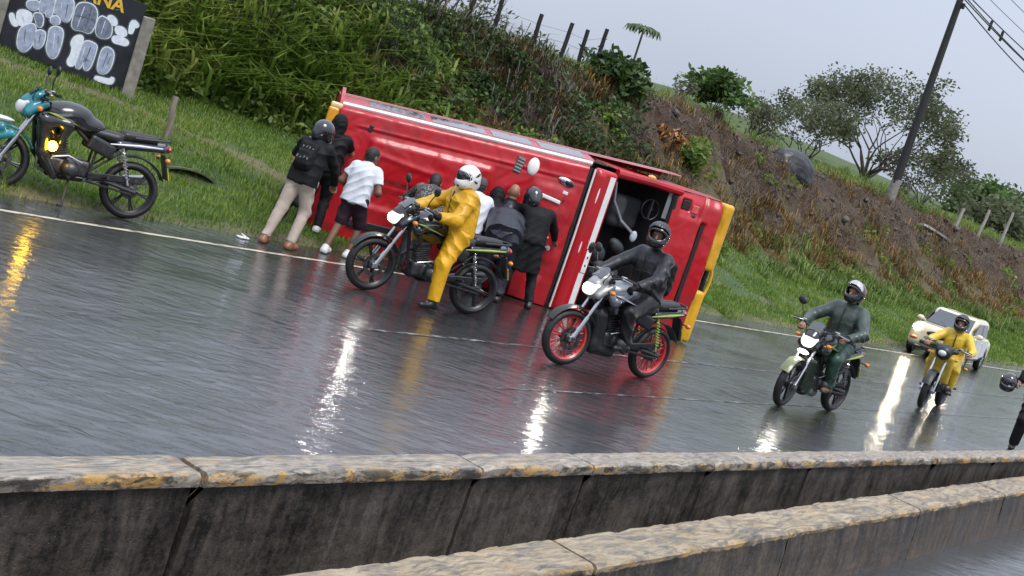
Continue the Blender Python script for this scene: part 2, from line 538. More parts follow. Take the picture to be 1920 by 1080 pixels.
RM = road_mat('wet_asphalt', (0.007, 0.0073, 0.0085), (0.045, 0.046, 0.048))
me = MB().add([(-40, 3.6, 0), (280, 3.6, 0), (280, YROAD+0.25, 0), (-40, YROAD+0.25, 0)], [(0, 1, 2, 3)]).obj('road', RM, smooth=False)
tag(me, kind='structure')
me = MB().add([(-40, -14, 0.25), (280, -14, 0.25), (280, 3.5, 0.25), (-40, 3.5, 0.25)], [(0, 1, 2, 3)]).obj('near_road', road_mat('wet_asphalt_near', (0.02, 0.021, 0.022), (0.06, 0.061, 0.063)), smooth=False)
tag(me, kind='structure')

# painted lines: worn white paint over the asphalt
def paint_mat(name, col, lo, hi):
    mt, nt, b = base(name); L = nt.links.new
    n = noise_node(nt, 9.0, 6.0, 0.7, coord='Position', stretch=(0.5, 1.5, 1))
    r = ramp(nt, [(lo, (0.04, 0.04, 0.042)), (hi, col)]); L(n.outputs[0], r.inputs[0]); L(r.outputs[0], b.inputs['Base Color'])
    b.inputs['Roughness'].default_value = 0.22
    w1 = noise_node(nt, 12.0, 3.0, coord='Position')
    bp = nt.nodes.new('ShaderNodeBump'); bp.inputs['Strength'].default_value = 0.3; bp.inputs['Distance'].default_value = 0.012
    L(w1.outputs[0], bp.inputs['Height']); L(bp.outputs[0], b.inputs['Normal'])
    return mt
PM1 = paint_mat('edge_paint', (0.66, 0.61, 0.48), 0.36, 0.52)
PM2 = paint_mat('lane_paint', (0.42, 0.42, 0.41), 0.46, 0.7)
def strip(name, x0, x1, y, wd, mt):
    n = int((x1-x0)/0.5)+1
    xs = np.linspace(x0, x1, n); dy = 0.012*wob(xs, xs*0, 1.1, 2)
    V = np.concatenate([np.stack([xs, y-wd/2+dy, xs*0+0.004], 1), np.stack([xs, y+wd/2+dy, xs*0+0.004], 1)])
    i = np.arange(n-1)
    return tag(npobj(name, V, np.stack([i, i+1, n+i+1, n+i], 1), mt), kind='structure')
strip('edge_line', -20, 200, 11.5, 0.085, PM1)
strip('lane_line', 9.4, 200, 8.6, 0.07, PM2)
strip('lane_line', 9.9, 200, 7.05, 0.035, PM2)

# --- embankment with its verge, one sheet
xs = np.concatenate([np.arange(-40, 6, 1.0), np.arange(6, 44, 0.13), np.arange(44, 78, 0.22), np.arange(78, 262, 2.0)])
ys = np.concatenate([np.arange(YROAD, 24, 0.12), np.arange(24, 34, 0.5), np.arange(34, 90, 4.0)])
GX, GY = np.meshgrid(xs, ys, indexing='ij')
GZ = hz(GX, GY)
GY2 = GY.copy(); GY2[:, 0] += 0.10*wob(xs, xs*0, 1.7, 3)     # ragged edge of turf on the asphalt
GZ[:, -1] = -0.4
V = np.stack([GX, GY2, GZ], -1).reshape(-1, 3)
nx, ny = len(xs), len(ys)
I, J = np.meshgrid(np.arange(nx-1), np.arange(ny-1), indexing='ij')
q = (I*ny+J).ravel()
F = np.stack([q, q+ny, q+ny+1, q+1], 1)
mt, nt, b = base('bank_soil_and_turf'); L = nt.links.new
at1 = nt.nodes.new('ShaderNodeAttribute'); at1.attribute_name = 'soil'
at2 = nt.nodes.new('ShaderNodeAttribute'); at2.attribute_name = 'dry'
n1 = noise_node(nt, 2.2, 6.0, 0.65, coord='Position'); n2 = noise_node(nt, 16.0, 6.0, 0.7, coord='Position', stretch=(1, 1, 2.2))
rg = ramp(nt, [(0.25, (0.028, 0.052, 0.012)), (0.5, (0.05, 0.095, 0.02)), (0.78, (0.11, 0.125, 0.045))]); L(n1.outputs[0], rg.inputs[0])
rd = ramp(nt, [(0.3, (0.05, 0.05, 0.02)), (0.7, (0.15, 0.11, 0.05))]); L(n2.outputs[0], rd.inputs[0])
rs = ramp(nt, [(0.32, (0.012, 0.009, 0.007)), (0.48, (0.056, 0.034, 0.021)), (0.60, (0.105, 0.066, 0.041)), (0.72, (0.22, 0.165, 0.12))]); L(n2.outputs[0], rs.inputs[0])
m1 = nt.nodes.new('ShaderNodeMixRGB'); m2 = nt.nodes.new('ShaderNodeMixRGB')
L(at2.outputs['Fac'], m1.inputs[0]); L(rg.outputs[0], m1.inputs[1]); L(rd.outputs[0], m1.inputs[2])
L(at1.outputs['Fac'], m2.inputs[0]); L(m1.outputs[0], m2.inputs[1]); L(rs.outputs[0], m2.inputs[2])
at3 = nt.nodes.new('ShaderNodeAttribute'); at3.attribute_name = 'path'
m3 = nt.nodes.new('ShaderNodeMixRGB'); L(at3.outputs['Fac'], m3.inputs[0]); L(m2.outputs[0], m3.inputs[1]); m3.inputs[2].default_value = (0.17, 0.14, 0.075, 1)
L(m3.outputs[0], b.inputs['Base Color']); b.inputs['Roughness'].default_value = 0.85
n3 = noise_node(nt, 5.0, 8.0, 0.75, coord='Position')
bp = nt.nodes.new('ShaderNodeBump'); bp.inputs['Strength'].default_value = 0.9; bp.inputs['Distance'].default_value = 0.12
L(n3.outputs[0], bp.inputs['Height']); L(bp.outputs[0], b.inputs['Normal'])
o = npobj('embankment', V, F, mt, None, True)
for nm, fn in (('soil', soil), ('dry', dry), ('path', path)):
    at = o.data.attributes.new(nm, 'FLOAT', 'POINT')
    at.data.foreach_set('value', fn(GX, GY).astype(np.float32).ravel())
tag(o, kind='structure')

# ------------------------------------------------------------------ vegetation builders
def blades(name, P, h, wd, bend, mt, seg=1, parent=None, droop=0.0, rng=RNG):
    """grass: each blade a narrow bent strip. P (n,3), h/wd (n,) arrays"""
    n = len(P)
    a = rng.uniform(0, 2*np.pi, n); d = np.stack([np.cos(a), np.sin(a), np.zeros(n)], 1)
    s = np.stack([-np.sin(a), np.cos(a), np.zeros(n)], 1)*(np.asarray(wd)*0.5)[:, None]
    bd = (rng.uniform(0.2, 1.0, n)*bend)[:, None]*np.asarray(h)[:, None]
    hh = np.asarray(h)[:, None]*np.array([[0, 0, 1.0]])
    if seg == 1:
        V = np.stack([P-s, P+s, P+hh+d*bd], 1).reshape(-1, 3)
        F = np.arange(3*n).reshape(n, 3)
    else:
        M1 = P+hh*0.55+d*bd*0.3
        T = P+hh*(1.0-droop*0.5)+d*bd*(1+droop)
        V = np.stack([P-s*0.7, P+s*0.7, M1-s, M1+s, T], 1).reshape(-1, 3)
        b0 = (np.arange(n)*5)[:, None]
        F = np.concatenate([b0+[0, 1, 3], b0+[0, 3, 2], b0+[2, 3, 4]])
    return npobj(name, V, F, mt, parent)

def leaves(name, P, size, mt, parent=None, elong=1.6, flat=0.0, rng=RNG):
    """leaf-sized folded rhombs with random facing"""
    n = len(P)
    u = rng.normal(size=(n, 3)); u[:, 2] = u[:, 2]*0.7-0.2; u /= np.linalg.norm(u, axis=1)[:, None]
    w_ = rng.normal(size=(n, 3)); w_[:, 2] *= (1-flat)
    v = np.cross(u, w_); v /= np.linalg.norm(v, axis=1)[:, None]
    nn = np.cross(u, v)
    sz = np.asarray(size)*rng.uniform(0.6, 1.3, n)
    a = u*(sz*elong*0.5)[:, None]; bb = v*(sz*0.5)[:, None]; c = nn*(sz*0.12)[:, None]
    V = np.stack([P-a, P+bb+c, P+a, P-bb+c], 1).reshape(-1, 3)
    i = (np.arange(n)*4)[:, None]
    F = np.concatenate([i+[0, 1, 2], i+[0, 2, 3]])
    return npobj(name, V, F, mt, parent)

def spray(cent, rad, n, rng=RNG, hollow=0.45):
    """points in a lumpy ellipsoid, thicker towards its skin"""
    d = rng.normal(size=(n, 3)); d /= np.linalg.norm(d, axis=1)[:, None]
    r = hollow+(1-hollow)*rng.uniform(0, 1, n)**0.6
    lump = 1+0.22*np.sin(3.1*d[:, 0]+cent[0]*5)*np.sin(2.7*d[:, 1]+cent[1])+0.15*np.sin(7*d[:, 2]+5*d[:, 0])
    return np.array(cent)+d*(r*lump)[:, None]*np.array(rad)

LM_TURF = leafmat('turf_blades', (0.055, 0.11, 0.010), (0.135, 0.23, 0.024), (0.32, 0.34, 0.09), 0.45, 0.4, 0.7)
LM_CANE = leafmat('cane_leaves', (0.05, 0.095, 0.014), (0.165, 0.255, 0.04), (0.40, 0.43, 0.12), 0.42, 0.5, 0.6)
LM_DRY = leafmat('dry_grass', (0.06, 0.058, 0.014), (0.20, 0.125, 0.04), (0.42, 0.25, 0.09), 0.7, 0.25, 0.6)
LM_BUSH = leafmat('bush_leaves', (0.016, 0.036, 0.010), (0.042, 0.085, 0.020), (0.115, 0.165, 0.045), 0.42, 0.3, 0.9)
LM_LIGHT = leafmat('bright_leaves', (0.04, 0.08, 0.014), (0.12, 0.20, 0.034), (0.30, 0.34, 0.10), 0.42, 0.4, 0.9)
LM_HAZY = leafmat('hazy_grey_green_leaves', (0.055, 0.07, 0.038), (0.115, 0.135, 0.07), (0.22, 0.23, 0.13), 0.5, 0.5, 0.5)  # grey-green foliage, paled and greyed so that haze is in the leaf colour
LM_MID = leafmat('mid_green_leaves', (0.03, 0.065, 0.014), (0.075, 0.14, 0.03), (0.17, 0.24, 0.06), 0.42, 0.4, 0.9)
BARK = mat('bark', (0.075, 0.06, 0.048), 0.85, var=0.4, vs=14, bump=0.5, bs=40, stretch=(1, 1, 0.2))

# mown turf of the verge (nobody could count it)
def scat(n, x0, x1, y0, y1, dens=None, pw=1.0):
    X = x0+(x1-x0)*RNG.uniform(0, 1, n)**pw; Y = RNG.uniform(y0, y1, n)
    if dens is not None:
        k = RNG.uniform(0, 1, n) < dens(X, Y); X, Y = X[k], Y[k]
    return X, Y
X1, Y1 = scat(190000, 5.5, 24, YROAD-0.05, 20, lambda X, Y: smooth(-0.85, 0.1, wob(X, Y, 1.4, 12)+0.25)*(Y < 19.8-3.0*smooth(15, 25, X)), 1.1)
X2, Y2 = scat(90000, 24, 62, YROAD-0.05, 17.0, lambda X, Y: smooth(-1.0, 0.0, wob(X, Y, 1.2, 12)), 1.5)
Xa = np.concatenate([X1, X2]); Ya = np.concatenate([Y1, Y2])
k = ~((np.abs(Xa-11.95) < 0.55) & (np.abs(Ya-14.42) < 0.18)); Xa, Ya = Xa[k], Ya[k]
k = RNG.uniform(0, 1, len(Xa)) > 0.8*path(Xa, Ya); Xa, Ya = Xa[k], Ya[k]
P = np.stack([Xa, Ya, hz(Xa, Ya)-0.01], 1)
hgt = RNG.uniform(0.03, 0.085, len(P))*(1+0.7*smooth(0.1, 0.7, wob(Xa, Ya, 2.2, 7)))*(1+0.4*smooth(20, 50, Xa))
o = blades('turf', P, hgt, 0.012+0.0005*Xa, 0.9, LM_TURF)
tag(o, 'short green wet grass of the sloping verge beside the road', 'grass', kind='stuff')

# tussocks, cane and dry grass on the bank
def clumps(n, x0, x1, dens, per, spread, hr, wd, bend, droop, mt, name, label, cat, t0=0.0, t1=1.0, pw=1.0):
    X = x0+(x1-x0)*RNG.uniform(0, 1, n)**pw
    Yb = 19.3-3.2*smooth(15, 25, X)
    Y = Yb+(22.0-Yb)*RNG.uniform(t0, t1, n)
    k = RNG.uniform(0, 1, n) < dens(X, Y); X, Y = X[k], Y[k]
    sc = RNG.uniform(0.6, 1.25, len(X))
    X = np.repeat(X, per)+RNG.normal(0, spread, len(X)*per); Y = np.repeat(Y, per)+RNG.normal(0, spread, len(Y)*per)
    P = np.stack([X, Y, hz(X, Y)-0.03], 1)
    h = RNG.uniform(hr[0], hr[1], len(P))*np.repeat(sc, per)
    o = blades(name, P, h, np.full(len(P), wd), bend, mt, 2, None, droop)
    return tag(o, label, cat, kind='stuff')
clumps(760, 13.1, 22.5, lambda X, Y: smooth(-0.7, 0.1, wob(X, Y, 0.8, 21)+0.35)*(1-smooth(19.5, 22.5, X+1.2*wob(X, Y, 1, 2)))*(1-0.85*smooth(0.35, 0.62, (Y-19.3+3.2*smooth(15, 25, X))/(2.7+3.2*smooth(15, 25, X))+0.2*wob(X, Y, 1.1, 27))), 20, 0.17, (0.4, 1.25), 0.060, 0.95, 0.6, LM_CANE, 'cane_grass', 'tall bright green cane grass on the bank behind the overturned bus rear', 'tall grass', -0.12, 1.0)
clumps(3600, 18.5, 75, lambda X, Y: (1-0.82*soil(X, Y)*smooth(24, 32, X))*dry(X, Y)*smooth(-0.55, 0.25, wob(X, Y, 1.2, 31)+0.1), 20, 0.13, (0.2, 0.66), 0.024, 1.0, 0.95, LM_DRY, 'dry_grass', 'dry straw brown and olive grass hanging over the earth bank', 'dry grass', -0.05, 0.98, 1.35)
clumps(1300, 13.2, 75, lambda X, Y: smooth(-0.2, 0.7, wob(X, Y, 0.9, 41)), 20, 0.14, (0.2, 0.6), 0.03, 0.8, 0.5, LM_LIGHT, 'foot_grass', 'green tufts along the foot of the earth bank', 'grass', -0.15, 0.3, 1.3)
clumps(1500, 17, 90, lambda X, Y: smooth(-0.9, 0.1, wob(X, Y, 1.0, 51)+0.2), 18, 0.14, (0.15, 0.5), 0.022, 0.6, 0.3, LM_CANE, 'crest_grass', 'ragged grass along the top of the bank', 'grass', 0.93, 1.6, 1.2)

LM_ROOT = leafmat('root_strands', (0.05, 0.038, 0.028), (0.12, 0.09, 0.065), (0.24, 0.19, 0.14), 0.8, 0.1, 0.8)
LM_TWIG = leafmat('dead_twigs', (0.05, 0.045, 0.035), (0.11, 0.10, 0.078), (0.2, 0.185, 0.15), 0.8, 0.1, 0.8)
clumps(1500, 20, 75, lambda X, Y: soil(X, Y)*smooth(-0.4, 0.4, wob(X, Y, 1.5, 91)+0.2), 12, 0.14, (0.12, 0.4), 0.020, 1.6, 2.6, LM_ROOT, 'hanging_roots', 'pale dead roots and stalks hanging down the bare earth face', 'roots', 0.35, 1.0, 1.3)
clumps(520, 13.2, 27, lambda X, Y: smooth(-0.3, 0.5, wob(X, Y, 0.9, 95)+0.15), 9, 0.25, (0.5, 1.3), 0.022, 1.3, 1.0, LM_TWIG, 'dead_branches', 'grey tangle of dead branches on the upper bank', 'branches', 0.4, 1.05)
# low creeping scrub as one mass of leaves
def scrub(n, x0, x1, dens, rad, per, size, mt, name, label, t0, t1, pw=1.0):
    X = x0+(x1-x0)*RNG.uniform(0, 1, n)**pw
    Yb = 19.3-3.2*smooth(15, 25, X)
    Y = Yb+(22.0-Yb)*RNG.uniform(t0, t1, n)
    k = RNG.uniform(0, 1, n) < dens(X, Y); X, Y = X[k], Y[k]; Z = hz(X, Y)
    pts = [spray((x, y, z+0.05), np.array(rad)*RNG.uniform(0.55, 1.3), per) for x, y, z in zip(X, Y, Z)]
    o = leaves(name, np.concatenate(pts), size, mt)
    return tag(o, label, 'undergrowth', kind='stuff')
scrub(430, 13.2, 30, lambda X, Y: smooth(-0.5, 0.4, wob(X, Y, 0.8, 61)+0.25), (0.5, 0.4, 0.36), 95, 0.085, LM_BUSH, 'dark_scrub', 'dark green creeping scrub across the upper bank', 0.45, 1.15)
scrub(900, 13.2, 24, lambda X, Y: smooth(-0.5, 0.3, wob(X, Y, 1.0, 71)+0.2), (0.4, 0.35, 0.36), 100, 0.085, LM_LIGHT, 'leafy_weeds', 'light green leafy weeds between the cane grass', -0.2, 1.0)
scrub(380, 23, 80, lambda X, Y: smooth(0.0, 0.7, wob(X, Y, 0.9, 81)+0.1), (0.42, 0.35, 0.28), 60, 0.10, LM_CANE, 'bank_weeds', 'olive weeds dotted over the earth bank', 0.0, 0.75, 1.3)

# loose stones in the earth face
def stone_verts(rng, r, sub=2):
    bm = bmesh.new(); bmesh.ops.create_icosphere(bm, subdivisions=sub, radius=1.0)
    V = np.array([v.co[:] for v in bm.verts]); F = np.array([[v.index for v in f.verts] for f in bm.faces]); bm.free()
    for _ in range(7):
        d = rng.normal(size=3); d /= np.linalg.norm(d); cut = rng.uniform(0.45, 0.8)
        e = V@d; V = V-np.maximum(e-cut, 0)[:, None]*d
    V = V*np.array(r)*(1+0.05*rng.normal(size=(len(V), 1)))
    return V, F
STONE = mat('wet_stone', (0.07, 0.055, 0.047), 0.55, var=0.6, vs=1.2, bump=0.6, bs=18)
VV = []; FF = []; off = 0; cnt = 0
n = 1500
X = 19+56*RNG.uniform(0, 1, n)**1.25
Yb = 19.3-3.2*smooth(15, 25, X); Y = Yb+(22-Yb)*RNG.uniform(0.2, 1.0, n)
for x, y, z, s_ in zip(X, Y, hz(X, Y), soil(X, Y)):
    if RNG.uniform() > s_*0.75: continue
    r = RNG.uniform(0.03, 0.15)*RNG.uniform(0.4, 1.4)
    v, f = stone_verts(RNG, (r*1.3, r, r*0.8), 1)
    VV.append(v+np.array([x, y-0.02, z])); FF.append(f+off); off += len(v)
o = npobj('rubble', np.concatenate(VV), np.concatenate(FF), STONE)
tag(o, 'grey brown stones bedded in the dark earth cutting', 'rubble', kind='stuff')
s = SDF((-1.1, -0.9, -0.9), (1.1, 0.9, 0.9), 0.05)
s.ell((0, 0, 0), (0.95, 0.6, 0.68), None, 0.0); s.ell((0.35, 0, 0.12), (0.62, 0.5, 0.55), None, 0.1); s.ell((-0.35, -0.1, -0.25), (0.6, 0.5, 0.45), None, 0.12)
o = s.obj('boulder', mat('boulder_stone', (0.026, 0.027, 0.031), 0.4, var=0.6, vs=3, bump=0.8, bs=7), None, None, lambda V: V+0.05*np.stack([wob(V[:, 0], V[:, 2], 3.0, 3), wob(V[:, 2], V[:, 1], 3.0, 4), wob(V[:, 0], V[:, 1]+V[:, 2], 3.5, 5)], 1))
o.location = (41.1, 20.6, float(hz(41.1, 20.6))+0.18); o.rotation_euler = (0.2, 0.25, -0.3)
tag(o, 'big dark wet boulder jutting from the top of the earth bank', 'boulder')
# pale exposed ledge at the right
bv, bf = stone_verts(np.random.default_rng(9), (2.0, 0.35, 0.22), 3)
o = npobj('rock_ledge', bv, bf, mat('pale_ledge', (0.2, 0.19, 0.18), 0.6, var=0.4, vs=2, bump=0.7, bs=10), None, True, 40)
o.location = (55.5, 20.3, float(hz(55.5, 20.3))+0.1); o.rotation_euler = (0, 0.1, -0.05)
tag(o, 'pale grey rock ledge showing in the earth below the utility pole', 'rock')

# drain mouth in the verge: a concrete ring edge over a dark opening
t = thing('drain_culvert', 'dark drain opening half hidden in the grass verge behind the parked motorcycle', 'drain', (11.95, 14.62, 0.13), -0.1)
t.scale = (0.95, 1.0, 0.36)
MB().lathe([(0.54, -0.03), (0.60, -0.03), (0.60, 0.05), (0.54, 0.05)], (0, 0, 0), 'Y', 24, math.radians(5), math.radians(175), closed=True).obj('rim', mat('mossy_concrete', (0.07, 0.08, 0.045), 0.8, var=0.5, vs=6, bump=0.4, bs=40), t)
MB().lathe([(0.54, 0.0), (0.54, 0.9), (0.02, 0.92)], (0, 0, 0), 'Y', 24).obj('pipe', mat('pipe_inside', (0.02, 0.02, 0.02), 0.8), t)

# ------------------------------------------------------------------ trees and bushes
def branch_tree(base_p, hgt, spread, rng, levels=5, nmain=5, lean=0.0, r0=None):
    """returns branch segments [(p,q,r0,r1)] and twig tips"""
    segs = []; tips = []
    r0 = r0 or hgt*0.035
    def grow(p, d, ln, r, lv):
        q = p
        n = 3
        for i in range(n):
            dd = (d+Vector(rng.normal(0, 0.13, 3))).normalized()
            q2 = q+dd*(ln/n); rr = r*(1-0.35*(i+1)/n)
            segs.append((q, q2, r*(1-0.35*i/n), rr)); q = q2; d = dd
        if lv <= 0:
            tips.append(q); return
        if lv <= 2: tips.append(q)
        for i in range(2 if lv > 1 else 3):
            ax = Vector(rng.normal(0, 1, 3)); ax = (ax-d*ax.dot(d)).normalized()
            nd = (d*rng.uniform(0.7, 1.0)+ax*rng.uniform(0.45, 0.85)*spread+Vector((0, 0, 0.12))).normalized()
            grow(q, nd, ln*rng.uniform(0.66, 0.86), r*0.62, lv-1)
    for i in range(nmain):
        a = 2*math.pi*(i+rng.uniform(-0.3, 0.3))/nmain
        d = Vector((math.cos(a)*spread*0.75+lean, math.sin(a)*spread*0.75, 1.0)).normalized()
        grow(Vector(base_p), d, hgt*0.30, r0*rng.uniform(0.7, 1.0), levels)
    return segs, tips

def tree(name, label, cat, p, hgt, spread, seed, leafn, size, mt, levels=4, nmain=4, lr=0.28, group=None, lean=0.0, trunk=0.25, r0=None, dense=False):
    rng = np.random.default_rng(seed)
    t = thing(name, label, cat, p, 0, group)
    segs, tips = branch_tree((0, 0, hgt*trunk*0.4), hgt, spread, rng, levels, nmain, lean, r0)
    mb = MB()
    mb.tube([(0, 0, -0.4), (0, 0, hgt*trunk*0.45)], [hgt*0.055, hgt*0.04], 8)
    for a, b_, ra, rb in segs:
        if ra > 0.004*hgt*0.5: mb.tube([a, b_], [max(ra, 0.006), max(rb, 0.005)], 5 if ra > 0.03 else 3, cap=False)
    mb.obj('trunk', BARK, t)
    T = np.array([tuple(v) for v in tips])
    k = rng.integers(0, len(T), leafn)
    P = T[k]+rng.normal(0, lr, (leafn, 3))*np.array([1, 1, 0.7])
    if dense:
        c_ = (T.max(0)+T.min(0))/2; e_ = (T.max(0)-T.min(0))/2
        Q = [spray(c_+e_*rng.uniform(-0.75, 0.75, 3), e_*rng.uniform(0.32, 0.6), leafn//7, rng, 0.3) for _ in range(7)]
        P = np.concatenate([P[:leafn//2]]+Q)
    leaves('crown', P, size, mt, t, 1.8, 0.3, rng)
    return t

def gz(x, y, d=0.0): return (x, y, float(hz(x, y))+d)
tree('spreading_tree', 'large open crowned tree with many bare limbs behind the bank near the utility pole', 'tree', gz(59.3, 26, 0), 5.5, 0.92, 3, 11000, 0.095, LM_HAZY, 5, 10, 0.24, None, 0.0, 0.08, 0.075)
tree('spreading_tree', 'open crowned tree at the left edge of the large tree, lower and thinner', 'tree', gz(53.8, 26.5, 0), 3.2, 1.0, 8, 3400, 0.10, LM_HAZY, 5, 7, 0.2, None, -0.2, 0.10, 0.05)
tree('small_tree', 'small airy tree right of the utility pole foot on the bank', 'tree', gz(64.6, 25, 0), 3.3, 0.7, 5, 4000, 0.10, LM_HAZY, 5, 6, 0.2, None, 0.0, 0.10, 0.05)
tree('round_bush', 'rounded leafy green bush standing alone on the bank crest', 'bush', gz(37.6, 22.2, -0.1), 1.75, 0.9, 12, 2100, 0.12, LM_MID, 3, 6, 0.17, None, 0.1, 0.1, 0.03, True)
tree('thin_shrub', 'thin wispy shrub on the crest left of the rounded bush', 'shrub', gz(35.6, 22.2, -0.1), 1.0, 0.6, 14, 160, 0.07, LM_HAZY, 3, 4, 0.12, None, 0.0, 0.1)
tree('wispy_shrub', 'pale wispy shrub on the crest between the rounded bush and the boulder', 'shrub', gz(41.5, 22.6, -0.1), 1.6, 0.7, 15, 900, 0.08, LM_HAZY, 4, 6, 0.18, None, 0.0, 0.1)
tree('dark_bush', 'dense dark bush in front of the fence posts at the bank top', 'bush', gz(30.9, 21.6, -0.1), 1.25, 1.1, 17, 2800, 0.13, LM_BUSH, 3, 7, 0.22, None, 0.05, 0.1, 0.03, True)
tree('low_bush', 'low dark bush at the foot of the bank right of the bus bumper', 'bush', gz(26.6, 16.2, -0.1), 0.9, 0.9, 19, 2600, 0.07, LM_BUSH, 3, 6, 0.16, None, 0, 0.1)
tree('bright_shrub', 'bright green shrub on the brown slope above the bus front', 'shrub', gz(32.5, 19.3, -0.05), 0.85, 1.2, 23, 1500, 0.09, LM_LIGHT, 3, 6, 0.15, None, 0, 0.1)
for i, (x, y, h, s_, lab) in enumerate(((88, 30, 3.4, 31, 'dense green tree beyond the bank at the far right, nearest the pole'), (95, 31, 3.6, 32, 'dense green tree beyond the bank, second of the far right trees'), (103, 31, 3.8, 33, 'dense green tree beyond the bank at the right picture edge'), (82, 27, 1.9, 34, 'low bushy tree on the bank crest left of the far right trees'))):
    tree('far_tree', lab, 'tree', gz(x, y, -0.2), h, 1.15, s_, 5200, 0.22, LM_HAZY if i % 2 else LM_MID, 3, 7, 0.6, 'trees beyond the bank', 0, 0.1)
tree('bare_tree', 'half bare leafless branching tree behind the crest fence posts at the top', 'tree', gz(26.3, 25.0, -0.2), 3.4, 0.85, 44, 420, 0.09, LM_HAZY, 5, 5, 0.2, None, 0.1, 0.1)
# papaya: bare stem with a tuft of drooping lobed leaves
t = thing('papaya_tree', 'little papaya tree with drooping leaf tuft rising above the dark bush', 'tree', gz(32.5, 22.2, -0.1))
pz = 1.85
MB().tube([(0, 0, -0.2), (0.03, 0, 0.7), (0.0, 0, pz)], [0.05, 0.04, 0.03], 6).obj('trunk', BARK, t)
for i in range(9):
    a = 2*math.pi*i/9+0.3; rr = 0.26+0.08*(i % 3)
    u = Vector((math.cos(a), math.sin(a), 0)); v = Vector((-math.sin(a), math.cos(a), 0))
    mb = MB().tube([(0, 0, pz-0.02), tuple(u*rr*0.5+Vector((0, 0, pz+0.12))), tuple(u*rr+Vector((0, 0, pz+0.08)))], 0.008, 4)
    c = u*rr+Vector((0, 0, pz+0.08))
    for k in range(-3, 4):
        d_ = (u*math.cos(k*0.55)+v*math.sin(k*0.55)); tip = c+d_*0.26+Vector((0, 0, -0.24)); sd = d_.cross(Vector((0, 0, 1)))*0.05
        mb.add([c, c+d_*0.13+sd+Vector((0, 0, -0.03)), tip, c+d_*0.13-sd+Vector((0, 0, -0.03))], [(0, 1, 2, 3)])
    mb.obj('leaf', LM_BUSH, t, smooth=False)
# young plant with orange leaves near the bright shrub
tree('orange_sapling', 'spindly sapling with rusty orange leaves beside the bright green shrub', 'sapling', gz(31.3, 19.4, -0.05), 1.0, 0.4, 27, 130, 0.1, mat('rusty_leaf', (0.3, 0.13, 0.03), 0.6), 2, 3, 0.1, None, 0, 0.3)

# ------------------------------------------------------------------ fence posts on the crest
POSTM = mat('dark_timber', (0.013, 0.012, 0.011), 0.8, var=0.3, vs=20, bump=0.4, bs=60, stretch=(1, 1, 0.15))
PALE = mat('pale_timber', (0.27, 0.25, 0.22), 0.8, var=0.3, vs=20, bump=0.4, bs=60, stretch=(1, 1, 0.15))
def post(name, x, y, zt, r, mt, label, cat='fence post', group=None, lean=(0, 0), zb=None, sides=9):
    zb = float(hz(x, y))-0.3 if zb is None else zb
    hgt = zt-zb
    mb = MB()
    rs = np.random.default_rng(int(x*100)); k = 6
    mb.tube([(lean[0]*i/k+rs.normal(0, 0.006), lean[1]*i/k+rs.normal(0, 0.006), hgt*i/k) for i in range(k+1)], [r*(1.05-0.12*i/k) for i in range(k+1)], sides)
    o = mb.obj(name, mt); o.location = (x, y, zb)
    return tag(o, label, cat, group)
fl = [(21.6, 4.5, 'leftmost dark fence post on the bank crest, mostly above the picture'), (23.4, 4.55, 'dark fence post on the crest, second from the left'), (24.8, 4.95, 'dark fence post on the crest, third from the left'),
      (25.95, 5.15, 'dark fence post on the crest, fourth from the left, against the sky'), (27.55, 5.2, 'dark leaning fence post on the crest in the middle of the row'), (28.85, 5.32, 'dark fence post on the crest left of the dark bush'),
      (29.75, 5.33, 'short dark fence post just left of the dark bush'), (30.5, 5.57, 'tall dark fence post rising behind the dark bush')]
for i, (x, zt, lab) in enumerate(fl):
    post('fence_post', x, 22.0, zt, 0.062, POSTM, lab, group='fence posts on the bank crest', lean=(0.08*((i*7) % 3-1), 0))
for x, zt, lab in ((59.5, 5.0, 'short pale fence post on the crest right of the pole'), (62.8, 5.42, 'pale leaning fence post on the far crest, middle of three'), (66.2, 5.8, 'tallest pale fence post on the far crest, rightmost of three')):
    post('fence_post', x, 21.2, zt, 0.08, PALE, lab, group='pale fence posts on the far crest', lean=(0.35, 0))
# strands of wire: between the posts on the crest
WIRE = mat('fence_wire', (0.12, 0.12, 0.12), 0.4, 0.9)
mb = MB()
for zz in (0.25, 0.55):
    pts = [(x, 22.0, zt-zz-0.02) for x, zt, _ in fl]
    mb.tube(pts, 0.004, 4)
tag(mb.obj('fence_wire', WIRE), 'thin wire strands strung between the dark crest fence posts', 'wire')
post('marker_post', 12.5, 15.92, 1.16, 0.05, mat('grey_timber', (0.2, 0.17, 0.13), 0.75, var=0.35, vs=18, bump=0.5, bs=50, stretch=(1, 1, 0.2)), 'single short grey wooden stake on the verge behind the parked motorcycle', 'stake', lean=(-0.06, 0.03))

